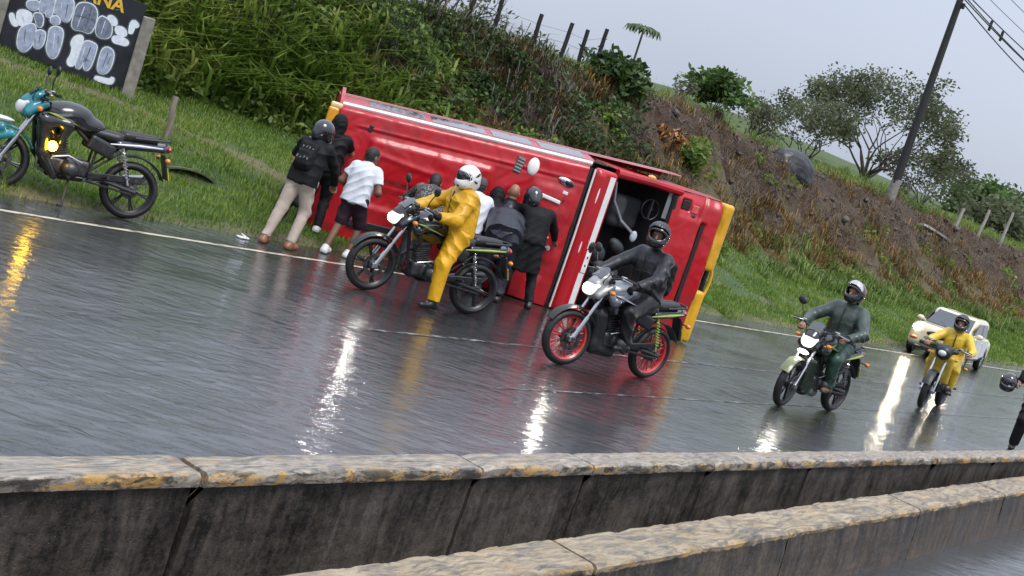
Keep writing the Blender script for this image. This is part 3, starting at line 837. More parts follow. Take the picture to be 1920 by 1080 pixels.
# ------------------------------------------------------------------ utility pole with its cables
t = thing('utility_pole', 'tall dark utility pole with cables standing on the bank crest', 'utility pole', (52.2, 21.5, 3.9))
H_ = 10.2
POLE = mat('dark_pole', (0.014, 0.0135, 0.0135), 0.6, var=0.25, vs=4, bump=0.2, bs=30)
MB().tube([(0, 0, 0), (-0.1, 0, 3), (-0.2, 0, 6), (-0.33, 0, H_)], [0.19, 0.165, 0.145, 0.12], 14).obj('pole', POLE, t)
MB().tube([(0, 0, -0.1), (-0.015, 0, 1.1)], [0.205, 0.2], 14).obj('pole_foot', mat('pole_concrete', (0.2, 0.19, 0.18), 0.7, var=0.3, vs=5), t)
cz = 8.65
MB().box((-0.3, 0, cz+0.9), (0.05, 0.9, 0.05), ch=0.01).obj('crossarm', POLE, t)
for k in (-0.8, -0.3, 0.3, 0.8):
    MB().lathe([(0.0, 0.2), (0.045, 0.19), (0.06, 0.14), (0.035, 0.11), (0.06, 0.07), (0.03, 0.0)], (-0.3, k, cz+0.95), 'Z', 10).obj('insulator', mat('insulator_glaze', (0.16, 0.11, 0.09), 0.25), t)
MB().box((-0.24, -0.16, cz-0.3), (0.07, 0.09, 0.11), ch=0.02).obj('cable_clamp', POLE, t)
def cable(p, q_, sag, r=0.022, nm='cable', parent=None, n=24):
    p = Vector(p); q_ = Vector(q_)
    return MB().tube([p.lerp(q_, i/n)+Vector((0, 0, -sag*4*(i/n)*(1-i/n))) for i in range(n+1)], r, 5).obj(nm, mat('cable_sheath', (0.03, 0.03, 0.032), 0.5), parent)
for i, (dy, dz, sg) in enumerate(((-0.1, 0.0, 0.9), (-0.1, 0.1, 1.0), (0.05, 0.32, 0.7), (-0.2, -0.22, 1.25), (-0.8, 1.0, 0.6), (0.3, 1.0, 0.6))):
    cable((-0.3, dy, cz+dz), (38, dy*1.5-1.6, cz+dz+0.2), sg, 0.026 if i < 4 else 0.014, 'cable', t)
    if i in (0, 3, 4, 5): cable((-0.3, dy, cz+dz), (-44, dy+3.0, cz+dz+2.0+0.1*i), 0.8, 0.02, 'cable', t)
for k in (1.6, 2.4): MB().box((k*2, -0.2, cz-0.12-0.05*k), (0.06, 0.05, 0.22), ch=0.02).obj('cable_spacer', POLE, t)

# ------------------------------------------------------------------ painted roadside board
BO = Vector((13.05, 17.9, 0.0)); BD = Vector((0.8263, -0.5632, 0.0)); BN = Vector((-0.5632, -0.8263, 0.0))
t = thing('roadside_board', 'black roadside sign board sprayed with pale bubble graffiti between two concrete posts', 'sign', BO)
def bp_(s_, z, off=0.0): return BD*s_+BN*off+Vector((0, 0, z))
board = MB().prism([(-2.02, 0.98), (-0.09, 0.86), (-0.09, 2.27), (-2.02, 2.38)], bp_(0, 0, 0.0), BD, (0, 0, 1), BN*0.05)
board.obj('board', mat('board_navy', (0.009, 0.011, 0.017), 0.45, var=0.4, vs=3, bump=0.15, bs=30), t, sharp=20)
CONC = mat('post_concrete', (0.21, 0.195, 0.165), 0.8, var=0.35, vs=7, bump=0.5, bs=45)
for s0, zt in ((0.0, 2.1), (-2.12, 2.3)):
    mb = MB(); mb.box(bp_(s0, (zt+0.2)/2, 0.02), (0.095, 0.11, (zt-0.2)/2), Matrix((BD, BN, (0, 0, 1))).transposed(), 0.015); mb.obj('post', CONC, t)
GF = mat('graffiti_fill', (0.30, 0.34, 0.45), 0.5, var=0.25, vs=16)
GF2 = mat('graffiti_dark_fill', (0.15, 0.175, 0.24), 0.5, var=0.35, vs=16)
GW = mat('graffiti_white', (0.66, 0.70, 0.78), 0.5, var=0.12, vs=16)
SH = [('f', [(-1.77, 1.76), (-1.62, 1.8), (-1.61, 1.72), (-1.66, 1.66), (-1.75, 1.68)]), ('f', [(-1.59, 1.95), (-1.52, 1.95), (-1.5, 1.71), (-1.52, 1.67), (-1.58, 1.69)]), ('f', [(-1.49, 2.0), (-1.43, 2.0), (-1.4, 1.73), (-1.41, 1.64), (-1.47, 1.64)]),
 ('f', [(-1.37, 2.0), (-1.15, 2.0), (-1.13, 1.82), (-1.14, 1.66), (-1.22, 1.65), (-1.29, 1.72), (-1.37, 1.73)]), ('w', [(-1.87, 1.55), (-1.8, 1.6), (-1.68, 1.59), (-1.66, 1.48), (-1.72, 1.41), (-1.81, 1.38)]), ('w', [(-1.96, 1.48), (-1.93, 1.5), (-1.90, 1.42), (-1.82, 1.36), (-1.89, 1.355)]),
 ('f', [(-1.76, 1.33), (-1.66, 1.43), (-1.58, 1.44), (-1.55, 1.26), (-1.57, 1.11), (-1.64, 1.0), (-1.73, 1.05), (-1.76, 1.2)]), ('f', [(-1.53, 1.37), (-1.43, 1.39), (-1.41, 1.31), (-1.41, 1.2), (-1.46, 1.12), (-1.51, 1.14), (-1.53, 1.28)]), ('d', [(-1.64, 1.61), (-1.52, 1.63), (-1.49, 1.47), (-1.53, 1.44), (-1.58, 1.53)]),
 ('f', [(-1.36, 1.48), (-1.23, 1.52), (-1.17, 1.46), (-1.16, 1.23), (-1.18, 1.06), (-1.25, 1.05), (-1.33, 1.17), (-1.33, 1.3)]), ('f', [(-1.38, 1.64), (-1.3, 1.67), (-1.26, 1.6), (-1.3, 1.56), (-1.37, 1.57)]), ('d', [(-1.07, 1.94), (-0.98, 2.0), (-0.84, 2.0), (-0.76, 1.89), (-0.77, 1.58), (-0.91, 1.6), (-1.06, 1.57), (-1.07, 1.77)]),
 ('d', [(-0.72, 1.88), (-0.61, 1.87), (-0.51, 1.79), (-0.49, 1.6), (-0.7, 1.57)]), ('w', [(-0.6, 1.89), (-0.55, 1.94), (-0.47, 1.89), (-0.46, 1.83), (-0.5, 1.83)]), ('w', [(-0.44, 1.8), (-0.32, 1.81), (-0.27, 1.73), (-0.33, 1.7), (-0.41, 1.72)]), ('w', [(-0.45, 1.64), (-0.3, 1.66), (-0.21, 1.63), (-0.23, 1.58), (-0.34, 1.58), (-0.41, 1.57)]),
 ('w', [(-0.98, 1.45), (-0.9, 1.5), (-0.87, 1.46), (-0.87, 1.14), (-0.9, 1.03), (-0.96, 1.02), (-0.98, 1.08), (-0.95, 1.17), (-0.96, 1.3), (-1.0, 1.34)]), ('f', [(-0.83, 1.45), (-0.66, 1.44), (-0.64, 1.38), (-0.65, 1.12), (-0.68, 1.03), (-0.72, 1.03), (-0.75, 1.2), (-0.78, 1.22), (-0.79, 1.02), (-0.84, 1.02), (-0.85, 1.1), (-0.83, 1.27)]), ('f', [(-0.53, 1.45), (-0.38, 1.43), (-0.36, 1.24), (-0.38, 1.12), (-0.43, 1.05), (-0.52, 1.06), (-0.54, 1.24)]),
 ('w', [(-0.24, 1.98), (-0.14, 1.94), (-0.15, 1.9), (-0.19, 1.92), (-0.2, 1.79), (-0.23, 1.78)]), ('w', [(-0.52, 0.96), (-0.31, 0.965), (-0.28, 1.03), (-0.27, 0.97), (-0.3, 0.93), (-0.53, 0.93)])]
def chaikin(p, n=2):
    for _ in range(n):
        o = []
        for i in range(len(p)):
            a, b_ = p[i], p[(i+1) % len(p)]
            o += [(0.75*a[0]+0.25*b_[0], 0.75*a[1]+0.25*b_[1]), (0.25*a[0]+0.75*b_[0], 0.25*a[1]+0.75*b_[1])]
        p = o
    return p
outl = MB()
def grow(p, d):
    n = len(p); ar = sum(p[i][0]*p[(i+1) % n][1]-p[(i+1) % n][0]*p[i][1] for i in range(n))
    sg = 1 if ar > 0 else -1; o = []
    for i in range(n):
        a, b_ = p[i-1], p[(i+1) % n]; tx, ty = b_[0]-a[0], b_[1]-a[1]; l = math.hypot(tx, ty)+1e-9
        o.append((p[i][0]+sg*ty/l*d, p[i][1]-sg*tx/l*d))
    return o
for j, (kd, p) in enumerate(SH):
    p = chaikin(p)
    e = 0.00025*j
    outl.prism(grow(p, 0.050), bp_(0, 0, 0.0520+e*0.3), BD, (0, 0, 1), BN*0.0002)
    MB().prism(grow(p, 0.030), bp_(0, 0, 0.0600+e*0.3), BD, (0, 0, 1), BN*0.0002).obj('graffiti_outline', GW, t, smooth=False)
    if kd != 'w': MB().prism(grow(p, 0.013), bp_(0, 0, 0.0680+e*0.3), BD, (0, 0, 1), BN*0.0002).obj('graffiti_fill', GF if kd == 'f' else GF2, t, smooth=False)
for k_, (x0, z0, x1, z1, wd) in enumerate([(-0.97, 1.95, -0.99, 1.62, 0.012), (-0.86, 1.97, -0.87, 1.62, 0.012), (-1.05, 1.78, -0.78, 1.80, 0.012), (-0.62, 1.84, -0.63, 1.62, 0.010), (-0.55, 1.76, -0.56, 1.62, 0.010), (-1.70, 1.34, -1.66, 1.12, 0.010), (-1.28, 1.42, -1.24, 1.18, 0.012), (-1.22, 1.40, -1.19, 1.26, 0.010),
        (-0.72, 1.38, -0.74, 1.12, 0.014), (-0.80, 1.36, -0.81, 1.14, 0.010), (-0.45, 1.38, -0.47, 1.14, 0.012), (-0.40, 1.34, -0.41, 1.20, 0.010), (-1.30, 1.90, -1.28, 1.76, 0.010), (-1.21, 1.90, -1.19, 1.70, 0.010), (-1.47, 1.32, -1.46, 1.20, 0.010), (-1.78, 1.53, -1.74, 1.46, 0.018)]):
    dx, dz = x1-x0, z1-z0; l_ = math.hypot(dx, dz); nx_, nz_ = -dz/l_*wd/2, dx/l_*wd/2
    MB().prism([(x0-nx_, z0-nz_), (x0+nx_, z0+nz_), (x1+nx_*0.6, z1+nz_*0.6), (x1-nx_*0.6, z1-nz_*0.6)], bp_(0, 0, 0.0715+0.0002*k_), BD, (0, 0, 1), BN*0.0002).obj('graffiti_stroke', mat('graffiti_shadow_grey', (0.06, 0.08, 0.09), 0.5) if k_ % 3 else GW, t, smooth=False)
outl.obj('graffiti_shadow', mat('graffiti_shadow_grey', (0.06, 0.08, 0.09), 0.5, var=0.3, vs=12), t, smooth=False)
cu = bpy.data.curves.new('lettering', 'FONT'); cu.body = 'BANA'; cu.size = 0.29; cu.extrude = 0.002; cu.align_x = 'RIGHT'; cu.space_character = 1.0; cu.offset = 0.007
tmp = bpy.data.objects.new('tmp', cu); COL.objects.link(tmp)
dg = bpy.context.evaluated_depsgraph_get(); dg.update()
me = bpy.data.meshes.new_from_object(tmp.evaluated_get(dg)); bpy.data.objects.remove(tmp)
me.materials.clear(); me.materials.append(mat('sign_yellow', (0.62, 0.38, 0.03), 0.5, var=0.2, vs=20))
lo = link(bpy.data.objects.new('lettering', me), t)
lo.matrix_local = Matrix(((BD.x, 0, BN.x, 0), (BD.y, 0, BN.y, 0), (BD.z, 1, BN.z, 0), (0, 0, 0, 1)))
lo.location = bp_(-0.4, 2.045, 0.055)

# ------------------------------------------------------------------ concrete median walls
def conc_mat(name, top, face_lo, face_hi, k=1.0, lipy=1.0):
    mt, nt, b = base(name); L = nt.links.new
    def math_(op, x, y=None, c=None):
        n = nt.nodes.new('ShaderNodeMath'); n.operation = op
        for k, v in enumerate((x, y, c)):
            if v is None: continue
            if isinstance(v, (int, float)): n.inputs[k].default_value = v
            else: L(v, n.inputs[k])
        return n.outputs[0]
    def mix(f, x, y):
        n = nt.nodes.new('ShaderNodeMixRGB'); L(f, n.inputs[0])
        for k, v in ((1, x), (2, y)):
            if isinstance(v, tuple): n.inputs[k].default_value = (*v, 1)
            else: L(v, n.inputs[k])
        return n.outputs[0]
    at = nt.nodes.new('ShaderNodeAttribute'); at.attribute_name = 'upper'     # how far up towards the painted top
    big = noise_node(nt, 2.4, 6.0, 0.65, coord='Position', stretch=(1, 1.2, 0.6), dist=0.5).outputs[0]
    runs = noise_node(nt, 7.0, 6.0, 0.7, coord='Position', stretch=(1.6, 1.6, 0.28), dist=0.8).outputs[0]   # runs of dirt down the face
    fine = noise_node(nt, 38.0, 6.0, 0.78, coord='Position').outputs[0]
    pit = nt.nodes.new('ShaderNodeTexVoronoi'); pit.inputs['Scale'].default_value = 46.0
    g = nt.nodes.new('ShaderNodeNewGeometry'); L(g.outputs['Position'], pit.inputs['Vector'])
    pits = ramp(nt, [(0.10, 0.0), (0.24, 1.0)]); L(pit.outputs['Distance'], pits.inputs[0])
    f = math_('MULTIPLY_ADD', fine, 0.55, math_('MULTIPLY_ADD', runs, 0.6, math_('SUBTRACT', math_('MULTIPLY', big, 0.5), 0.32)))
    sepz = nt.nodes.new('ShaderNodeSeparateXYZ'); L(g.outputs['Position'], sepz.inputs[0])
    foot = math_('MULTIPLY', math_('SUBTRACT', 0.56, sepz.outputs['Z']), 0.34)
    f = math_('ADD', f, math_('MAXIMUM', foot, 0.0))
    face = ramp(nt, [(0.40, face_lo), (0.53, tuple(0.62*a+0.38*b_ for a, b_ in zip(face_lo, face_hi))), (0.70, face_hi)]); L(f, face.inputs[0])
    # top: pale worn concrete with slanting grey scuffs, yellow paint left in patches
    scuff = noise_node(nt, 9.0*k, 7.0, 0.68, coord='Position', stretch=(0.5, 2.6, 1.0), dist=2.2).outputs[0]
    ptop = ramp(nt, top); L(scuff, ptop.inputs[0])
    ypn = noise_node(nt, 4.5, 8.0, 0.75, coord='Position', stretch=(1, 1.6, 1.6), dist=0.8).outputs[0]
    ymask = ramp(nt, [(0.54, 0.0), (0.60, 0.85)]); L(math_('MULTIPLY_ADD', fine, 0.12, math_('SUBTRACT', ypn, 0.03)), ymask.inputs[0])
    lipw = ramp(nt, [(0.2, 0.0), (0.5, 1.0), (0.85, lipy), (1.0, 0.22)]); L(at.outputs['Fac'], lipw.inputs[0])
    painted = mix(math_('MULTIPLY', ymask.outputs[0], lipw.outputs[0]), ptop.outputs[0], (0.46, 0.27, 0.075))
    chipn = noise_node(nt, 7.0*k, 9.0, 0.78, coord='Position', stretch=(0.7, 2.0, 2.0), dist=0.6).outputs[0]
    chips = ramp(nt, [(0.50, 0.0), (0.55, 1.0)]); L(chipn, chips.inputs[0])
    painted = mix(math_('MULTIPLY', chips.outputs[0], math_('MULTIPLY', lipw.outputs[0], 0.85)), painted, (0.035, 0.031, 0.028))
    mk = ramp(nt, [(0.62, 0.0), (0.68, 1.0)]); L(math_('MULTIPLY', math_('ADD', at.outputs['Fac'], math_('MULTIPLY_ADD', scuff, 0.7, 0.16)), 0.68), mk.inputs[0])
    col = mix(mk.outputs[0], face.outputs[0], painted)
    L(col, b.inputs['Base Color'])
    rr = ramp(nt, [(0.35, 0.38), (0.65, 0.75)]); L(big, rr.inputs[0]); L(rr.outputs[0], b.inputs['Roughness'])
    hgt = math_('MULTIPLY_ADD', pits.outputs[0], 0.5, fine)
    bp = nt.nodes.new('ShaderNodeBump'); bp.inputs['Strength'].default_value = 0.6; bp.inputs['Distance'].default_value = 0.007
    L(hgt, bp.inputs['Height']); L(bp.outputs[0], b.inputs['Normal'])
    return mt
CM1 = conc_mat('median_concrete', [(0.34, (0.09, 0.082, 0.074)), (0.45, (0.19, 0.172, 0.15)), (0.55, (0.31, 0.265, 0.21)), (0.68, (0.42, 0.37, 0.30))], (0.008, 0.007, 0.006), (0.105, 0.086, 0.07))
CM2 = conc_mat('near_median_concrete', [(0.34, (0.09, 0.078, 0.065)), (0.45, (0.18, 0.15, 0.115)), (0.54, (0.31, 0.245, 0.155)), (0.66, (0.40, 0.33, 0.24))], (0.008, 0.0065, 0.0055), (0.12, 0.092, 0.068), 0.55, 0.55)
def wall_segment(prof, x0, x1, yf, mt, parent, seed, step, lip):
    """prof: list of (y, z, upper) swept along x from x0 to x1; yf(x) shifts it sideways"""
    P = []
    for (y0, z0, u0), (y1, z1, u1) in zip(prof[:-1], prof[1:]):
        n = max(1, int(math.hypot(y1-y0, z1-z0)/step))
        for i in range(n): P.append((y0+(y1-y0)*i/n, z0+(z1-z0)*i/n, u0+(u1-u0)*i/n))
    P.append(prof[-1])
    P = np.array(P); nx = max(2, int((x1-x0)/step)+1)
    xs = np.linspace(x0, x1, nx)
    X = np.repeat(xs[:, None], len(P), 1); Y = P[None, :, 0]+yf(X); Z = np.repeat(P[None, :, 1], nx, 0)
    U = np.repeat(P[None, :, 2], nx, 0)
    a = wob(X*1.0, Y*3+Z*2, 4.0, seed); b_ = wob(X, Y*2+Z*3, 13.0, seed+3)
    edge = np.exp(-((Z-lip)/0.05)**2)
    chip = np.maximum(0, wob(X, Z*0+seed, 9.0, seed+5)-0.25)
    Y = Y+0.004*a+0.003*b_+edge*0.02*chip
    Z = Z+U*(0.0012*a+0.0010*b_)-edge*0.016*np.maximum(0, wob(X, Z*0, 14.0, seed+7)-0.2)*(Z > lip)
    endw = np.minimum(np.abs(X-x0), np.abs(x1-X)); Z = Z-U*0.006*np.exp(-endw/0.015)
    V = np.stack([X, Y, Z], -1).reshape(-1, 3); m_ = len(P)
    I, J = np.meshgrid(np.arange(nx-1), np.arange(m_-1), indexing='ij'); q = (I*m_+J).ravel()
    F = np.stack([q, q+1, q+m_+1, q+m_], 1)
    # close the ends
    ends = []
    for e in (0, nx-1):
        for j in range(m_//2):
            ends.append((e*m_+j, e*m_+j+1, e*m_+m_-2-j, e*m_+m_-1-j))
    F = np.concatenate([F, np.array(ends)])
    o = npobj('segment', V, F, mt, parent, True, 45)
    at = o.data.attributes.new('upper', 'FLOAT', 'POINT'); at.data.foreach_set('value', U.astype(np.float32).ravel())
    return o
t = thing('median_wall', 'upper concrete median wall with worn yellow paint on its top, beside the wet road', 'median wall', (0, 0, 0))
pr = [(3.575, 0.15, 0), (3.565, 0.62, 0.1), (3.56, 0.735, 0.25), (3.53, 0.742, 0.45), (3.523, 0.765, 0.6), (3.525, 0.79, 0.8), (3.54, 0.802, 1), (3.69, 0.80, 1), (3.705, 0.785, 0.8), (3.71, 0.70, 0.3), (3.72, -0.1, 0)]
js = [-2.2, 0.7, 3.37, 5.08, 6.05, 7.42, 8.96, 11.55, 13.27, 15.9, 18.6, 21.3, 24.0, 26.7, 29.4, 34, 40, 48, 60, 90]
for i in range(len(js)-1):
    g_ = 0.016 if abs(js[i+1]-3.37) < 0.01 or abs(js[i]-3.37) < 0.01 else 0.008
    st = 0.022 if js[i] < 9 else (0.04 if js[i] < 20 else 0.1)
    wall_segment(pr, js[i]+g_, js[i+1]-g_, lambda X: 0.0*X, CM1, t, i*1.7, st, 0.765)
t = thing('median_wall', 'lower nearer concrete median wall with yellow streaked top, along the bottom of the picture', 'median wall', (0, 0, 0))
pr = [(-0.03, 0.18, 0), (-0.012, 0.50, 0.1), (0.0, 0.595, 0.3), (-0.005, 0.632, 0.7), (0.012, 0.65, 1), (0.255, 0.652, 1), (0.275, 0.635, 0.7), (0.28, 0.1, 0)]
js = [0.4, 2.9, 5.1, 7.31, 9.78, 12.2, 14.7, 17.2, 19.7, 22.2, 27, 32, 40, 60, 90]
yf = lambda X: 2.60+0.0385*np.minimum(X, 14)+0.012*np.clip(X-14, 0, 4)
for i in range(len(js)-1):
    st = 0.022 if js[i] < 9 else (0.04 if js[i] < 20 else 0.1)
    wall_segment(pr, js[i]+0.01, js[i+1]-0.01, yf, CM2, t, 40+i*1.7, st, 0.632)
# ================================================================== THE OVERTURNED MINIBUS
def bus_paint():
    mt, nt, b = base('bus_red'); L = nt.links.new
    a = noise_node(nt, 1.6, 7.0, 0.65, dist=0.6).outputs[0]; c = noise_node(nt, 9.0, 7.0, 0.75, stretch=(1, 1, 0.35)).outputs[0]
    md = nt.nodes.new('ShaderNodeMath'); md.operation = 'MULTIPLY_ADD'; md.inputs[1].default_value = 0.5; L(c, md.inputs[0])
    m2 = nt.nodes.new('ShaderNodeMath'); m2.operation = 'MULTIPLY'; m2.inputs[1].default_value = 0.55; L(a, m2.inputs[0]); L(m2.outputs[0], md.inputs[2])
    r = ramp(nt, [(0.36, (0.50, 0.005, 0.014)), (0.56, (0.41, 0.005, 0.012)), (0.66, (0.25, 0.018, 0.018)), (0.74, (0.13, 0.045, 0.035))]); L(md.outputs[0], r.inputs[0]); L(r.outputs[0], b.inputs['Base Color'])
    rr = ramp(nt, [(0.4, 0.22), (0.7, 0.5)]); L(md.outputs[0], rr.inputs[0]); L(rr.outputs[0], b.inputs['Roughness'])
    b.inputs['Coat Weight'].default_value = 0.3; b.inputs['Coat Roughness'].default_value = 0.08
    d = noise_node(nt, 85.0, 2.0); bp = nt.nodes.new('ShaderNodeBump'); bp.inputs['Strength'].default_value = 0.12; bp.inputs['Distance'].default_value = 0.006
    L(d.outputs[0], bp.inputs['Height']); L(bp.outputs[0], b.inputs['Coat Normal'])
    return mt
RED = bus_paint()
WHT = mat('bus_white', (0.72, 0.72, 0.7), 0.35, var=0.06, vs=6, coat=0.3)
BLK = mat('black_rubber', (0.012, 0.012, 0.013), 0.55, var=0.3, vs=14)
BLKG = mat('black_gloss', (0.012, 0.012, 0.014), 0.18, var=0.3, vs=9, coat=0.4)
GLS = mat('dark_glass', (0.018, 0.022, 0.026), 0.06, var=0.3, vs=3, coat=0.8, rvar=0.02)
YEL = mat('bumper_yellow', (0.66, 0.34, 0.015), 0.35, var=0.22, vs=4, coat=0.3)
CHR = mat('chrome', (0.62, 0.62, 0.63), 0.18, 1.0, var=0.1)
SILV = mat('satin_metal', (0.42, 0.42, 0.43), 0.35, 0.85, var=0.15)
DARK = mat('interior_trim', (0.022, 0.023, 0.026), 0.7, var=0.35, vs=5)
SEATM = mat('bus_seat_fabric', (0.035, 0.037, 0.043), 0.75, var=0.35, vs=7, bump=0.3, bs=60)
UNDER = mat('underbody', (0.03, 0.028, 0.026), 0.8, var=0.5, vs=5, bump=0.4)
P0 = Vector((12.96, 13.24, 0)); P1 = Vector((15.67, 10.75, 0)); P2 = Vector((17.9, 9.7, 0))
BA = (P1-P0).normalized(); BB = Vector((-BA.y, BA.x, 0))        # along the roof, and from roof towards the wheels
FA = (P2-P1).normalized(); FN = Vector((FA.y, -FA.x, 0))         # along the raked front, and its outward side
LR = (P1-P0).length; LF = (P2-P1).length
bus = thing('minibus', 'overturned red minibus with white stripe and yellow bumper lying on its side', 'minibus', (0, 0, 0))
def ztop(s): return 1.85+0.30*s/LR                   # height of the upper roof edge
def RP(s, z, o=0.0): return P0+BA*s-BB*o+Vector((0, 0, z))
def FP(t, z, o=0.0): return P1+FA*t+FN*o+Vector((0, 0, z))
def sm(a, b_, x): return smooth(a, b_, x)
def plateau(S, Z, s0, s1, z0, z1, e=0.06): return sm(s0-e, s0+e, S)*(1-sm(s1-e, s1+e, S))*sm(z0-e, z0+e, Z)*(1-sm(z1-e, z1+e, Z))
# roof skin: pressed panels, creases and dents as real relief
ss = np.linspace(0, LR-0.055, 170); vv = np.linspace(0, 1, 96)
Sg, Vg = np.meshgrid(ss, vv, indexing='ij'); Zt = 1.85+0.30*Sg/LR
Zg = 0.015+Vg*(Zt-0.015)
O = 0.035*np.sin(np.pi*Vg)**0.7                                          # slight crown of the roof
zr = Zg/Zt
O += 0.045*plateau(Sg, Zg, 0.58, 2.3, 0.98+0.05*Sg, 1.50+0.07*Sg, 0.05)  # upper pressing
O += 0.020*plateau(Sg, zr, 0.62, 1.45, 0.30, 0.50, 0.04)
O -= 0.035*plateau(Sg, zr, 0.68, 1.42, 0.33, 0.47, 0.03)
O += 0.03*plateau(Sg, zr, 1.55, 2.25, 0.24, 0.47, 0.05)
O += 0.018*np.exp(-((zr-0.69-0.02*np.sin(3*Sg))/0.02)**2)*plateau(Sg, zr, 0.65, 1.6, 0.5, 0.9, 0.1)
O -= 0.02*np.exp(-((Sg-1.5)/0.025)**2)*plateau(Sg, zr, 1.3, 1.7, 0.2, 0.8, 0.05)
O -= 0.022*np.exp(-(((Zg-1.0)-1.3*(Sg-2.33))/0.06)**2)*plateau(Sg, Zg, 2.28, 2.72, 0.95, 1.55, 0.08)
O -= 0.014*np.exp(-((Sg-2.86)/0.012)**2)*sm(0.02, 0.06, zr)*(1-sm(0.78, 0.83, zr))
O += 0.022*plateau(Sg, zr, 2.93, 3.55, 0.30, 0.80, 0.03)
O -= 0.012*np.exp(-((zr-0.86)/0.008)**2)*sm(0.3, 0.4, Sg)-0.012*np.exp(-((zr-0.875)/0.01)**2)*sm(0.3, 0.4, Sg)
O -= 0.012*np.exp(-((Sg-0.42)/0.012)**2)*sm(0.05, 0.1, zr)*(1-sm(0.8, 0.85, zr))
O += 0.020*wob(Sg, Zg, 1.9, 5)+0.004*wob(Sg, Zg, 6, 8)
O *= sm(0.0, 0.05, Sg)*(1-0.0*Sg)
O -= 0.07*(1-sm(0.0, 0.10, Sg))**2
O -= 0.06*sm(0.955, 1.0, Vg)**2
P0n, BAn, BBn = np.array(P0), np.array(BA), np.array(BB)
V = P0n+BAn*Sg[..., None]-BBn*O[..., None]+np.array([0, 0, 1.0])*Zg[..., None]
m_ = V.shape[1]; I, J = np.meshgrid(np.arange(V.shape[0]-1), np.arange(m_-1), indexing='ij'); q = (I*m_+J).ravel()
npobj('roof', V.reshape(-1, 3), np.stack([q, q+m_, q+m_+1, q+1], 1), RED, bus, True)
RM3 = Matrix((BA, -BB, Vector((0, 0, 1)))).transposed()      # local x along the roof, y out of the roof
FM3 = Matrix((FA, FN, Vector((0, 0, 1)))).transposed()

# upper side of the vehicle (seen at a grazing angle): gutter, pillars, windows, waist
def side_strip(nm, prof, s0, s1, mt, n=24, parent=bus):
    """prof: (b depth from the roof, z above ztop)"""
    Vs = []
    for i in range(n+1):
        s = s0+(s1-s0)*i/n
        for b_, dz in prof:
            dz = dz if dz < 0.04 else 0.04+(dz-0.04)*0.42
            p = P0+BA*s+BB*b_+Vector((0, 0, ztop(s)+dz)); Vs.append(p[:])
    k = len(prof); F = [(i*k+j, (i+1)*k+j, (i+1)*k+j+1, i*k+j+1) for i in range(n) for j in range(k-1)]
    return npobj(nm, Vs, F, mt, parent, True, 40)
side_strip('gutter_stripe', [(0.055, -0.03), (0.035, -0.012), (0.03, 0.012), (0.05, 0.032), (0.09, 0.04), (0.12, 0.035)], 0.06, LR-0.03, WHT)
side_strip('window_frame', [(0.10, 0.034), (0.14, 0.062), (0.20, 0.075)], 0.06, LR, RED)
for i, (s0, s1) in enumerate(((0.42, 1.22), (1.32, 2.1), (2.2, 2.78), (2.9, 3.58))):
    side_strip('side_window', [(0.18, 0.078), (0.55, 0.17), (0.80, 0.215)], s0, s1, GLS, 8)
side_strip('window_pillar', [(0.19, 0.070), (0.55, 0.158), (0.80, 0.20)], 0.03, LR+0.02, RED)
side_strip('body_side', [(0.78, 0.205), (0.86, 0.235), (1.2, 0.25), (1.75, 0.235), (1.86, 0.17), (1.9, 0.02)], 0.0, LR+1.5, RED)
side_strip('waist_stripe', [(0.98, 0.2505), (1.06, 0.2545)], 0.05, LR+1.4, WHT)
# underbody, rear wall, ground side
mb = MB()
Q0, Q1 = P0+BB*1.9, P1+BA*2.3+BB*1.9
mb.add([Q0+Vector((0, 0, 0.02)), Q1+Vector((0, 0, 0.02)), Q1+Vector((0, 0, ztop(LR)+0.1)), Q0+Vector((0, 0, ztop(0)+0.1))], [(0, 1, 2, 3)])
mb.obj('floor_pan', UNDER, bus)
mb = MB()
for k in (0.5, 1.45): mb.tube([P0+BA*0.2+BB*2.0+Vector((0, 0, k)), P1+BA*2.0+BB*2.0+Vector((0, 0, k))], 0.06, 6)
mb.tube([P0+BA*1.0+BB*2.08+Vector((0, 0, 1.0)), P1+BA*1.4+BB*2.05+Vector((0, 0, 1.0))], 0.04, 6)
mb.obj('chassis_rail', UNDER, bus)
rear = MB()
prf = [(0.02, 0.02), (1.9, 0.02), (1.9, 1.9), (0.85, 2.07), (0.2, 1.92), (0.05, 1.83)]
rear.prism(prf, P0+BA*0.02, BB, (0, 0, 1), BA*0.05)
rear.obj('rear_wall', RED, bus, sharp=25)
MB().prism([(0.2, 0.2), (0.85, 0.2), (0.85, 1.75), (0.2, 1.7)], P0-BA*0.012, BB, (0, 0, 1), BA*0.02).obj('rear_window', GLS, bus)
mb = MB(); mb.add([P0+Vector((0, 0, 0.012)), P1+Vector((0, 0, 0.012)), Q1+Vector((0, 0, 0.012)), Q0+Vector((0, 0, 0.012))], [(0, 1, 2, 3)]); mb.obj('lower_side', RED, bus)
for s_, z_ in ((0.75, 0.22), (0.75, 1.75), (4.7, 0.22), (4.7, 1.78)):
    wh = bpy.data.objects.new('wheel', None); link(wh, bus)
    wh.matrix_local = Matrix.Translation(P0+BA*s_+BB*2.02+Vector((0, 0, z_))) @ Matrix((BA, Vector((0, 0, 1)), -BB)).transposed().to_4x4()
    MB().lathe([(0.19, -0.1), (0.30, -0.11), (0.335, -0.07), (0.335, 0.07), (0.30, 0.11), (0.19, 0.1)], (0, 0, 0), 'Y', 28, closed=True).obj('tyre', BLK, wh)
    MB().lathe([(0.195, 0.08), (0.15, 0.03), (0.05, 0.06), (0.0, 0.06), (0.0, -0.06), (0.19, -0.08)], (0, 0, 0), 'Y', 20).obj('rim', SILV, wh)
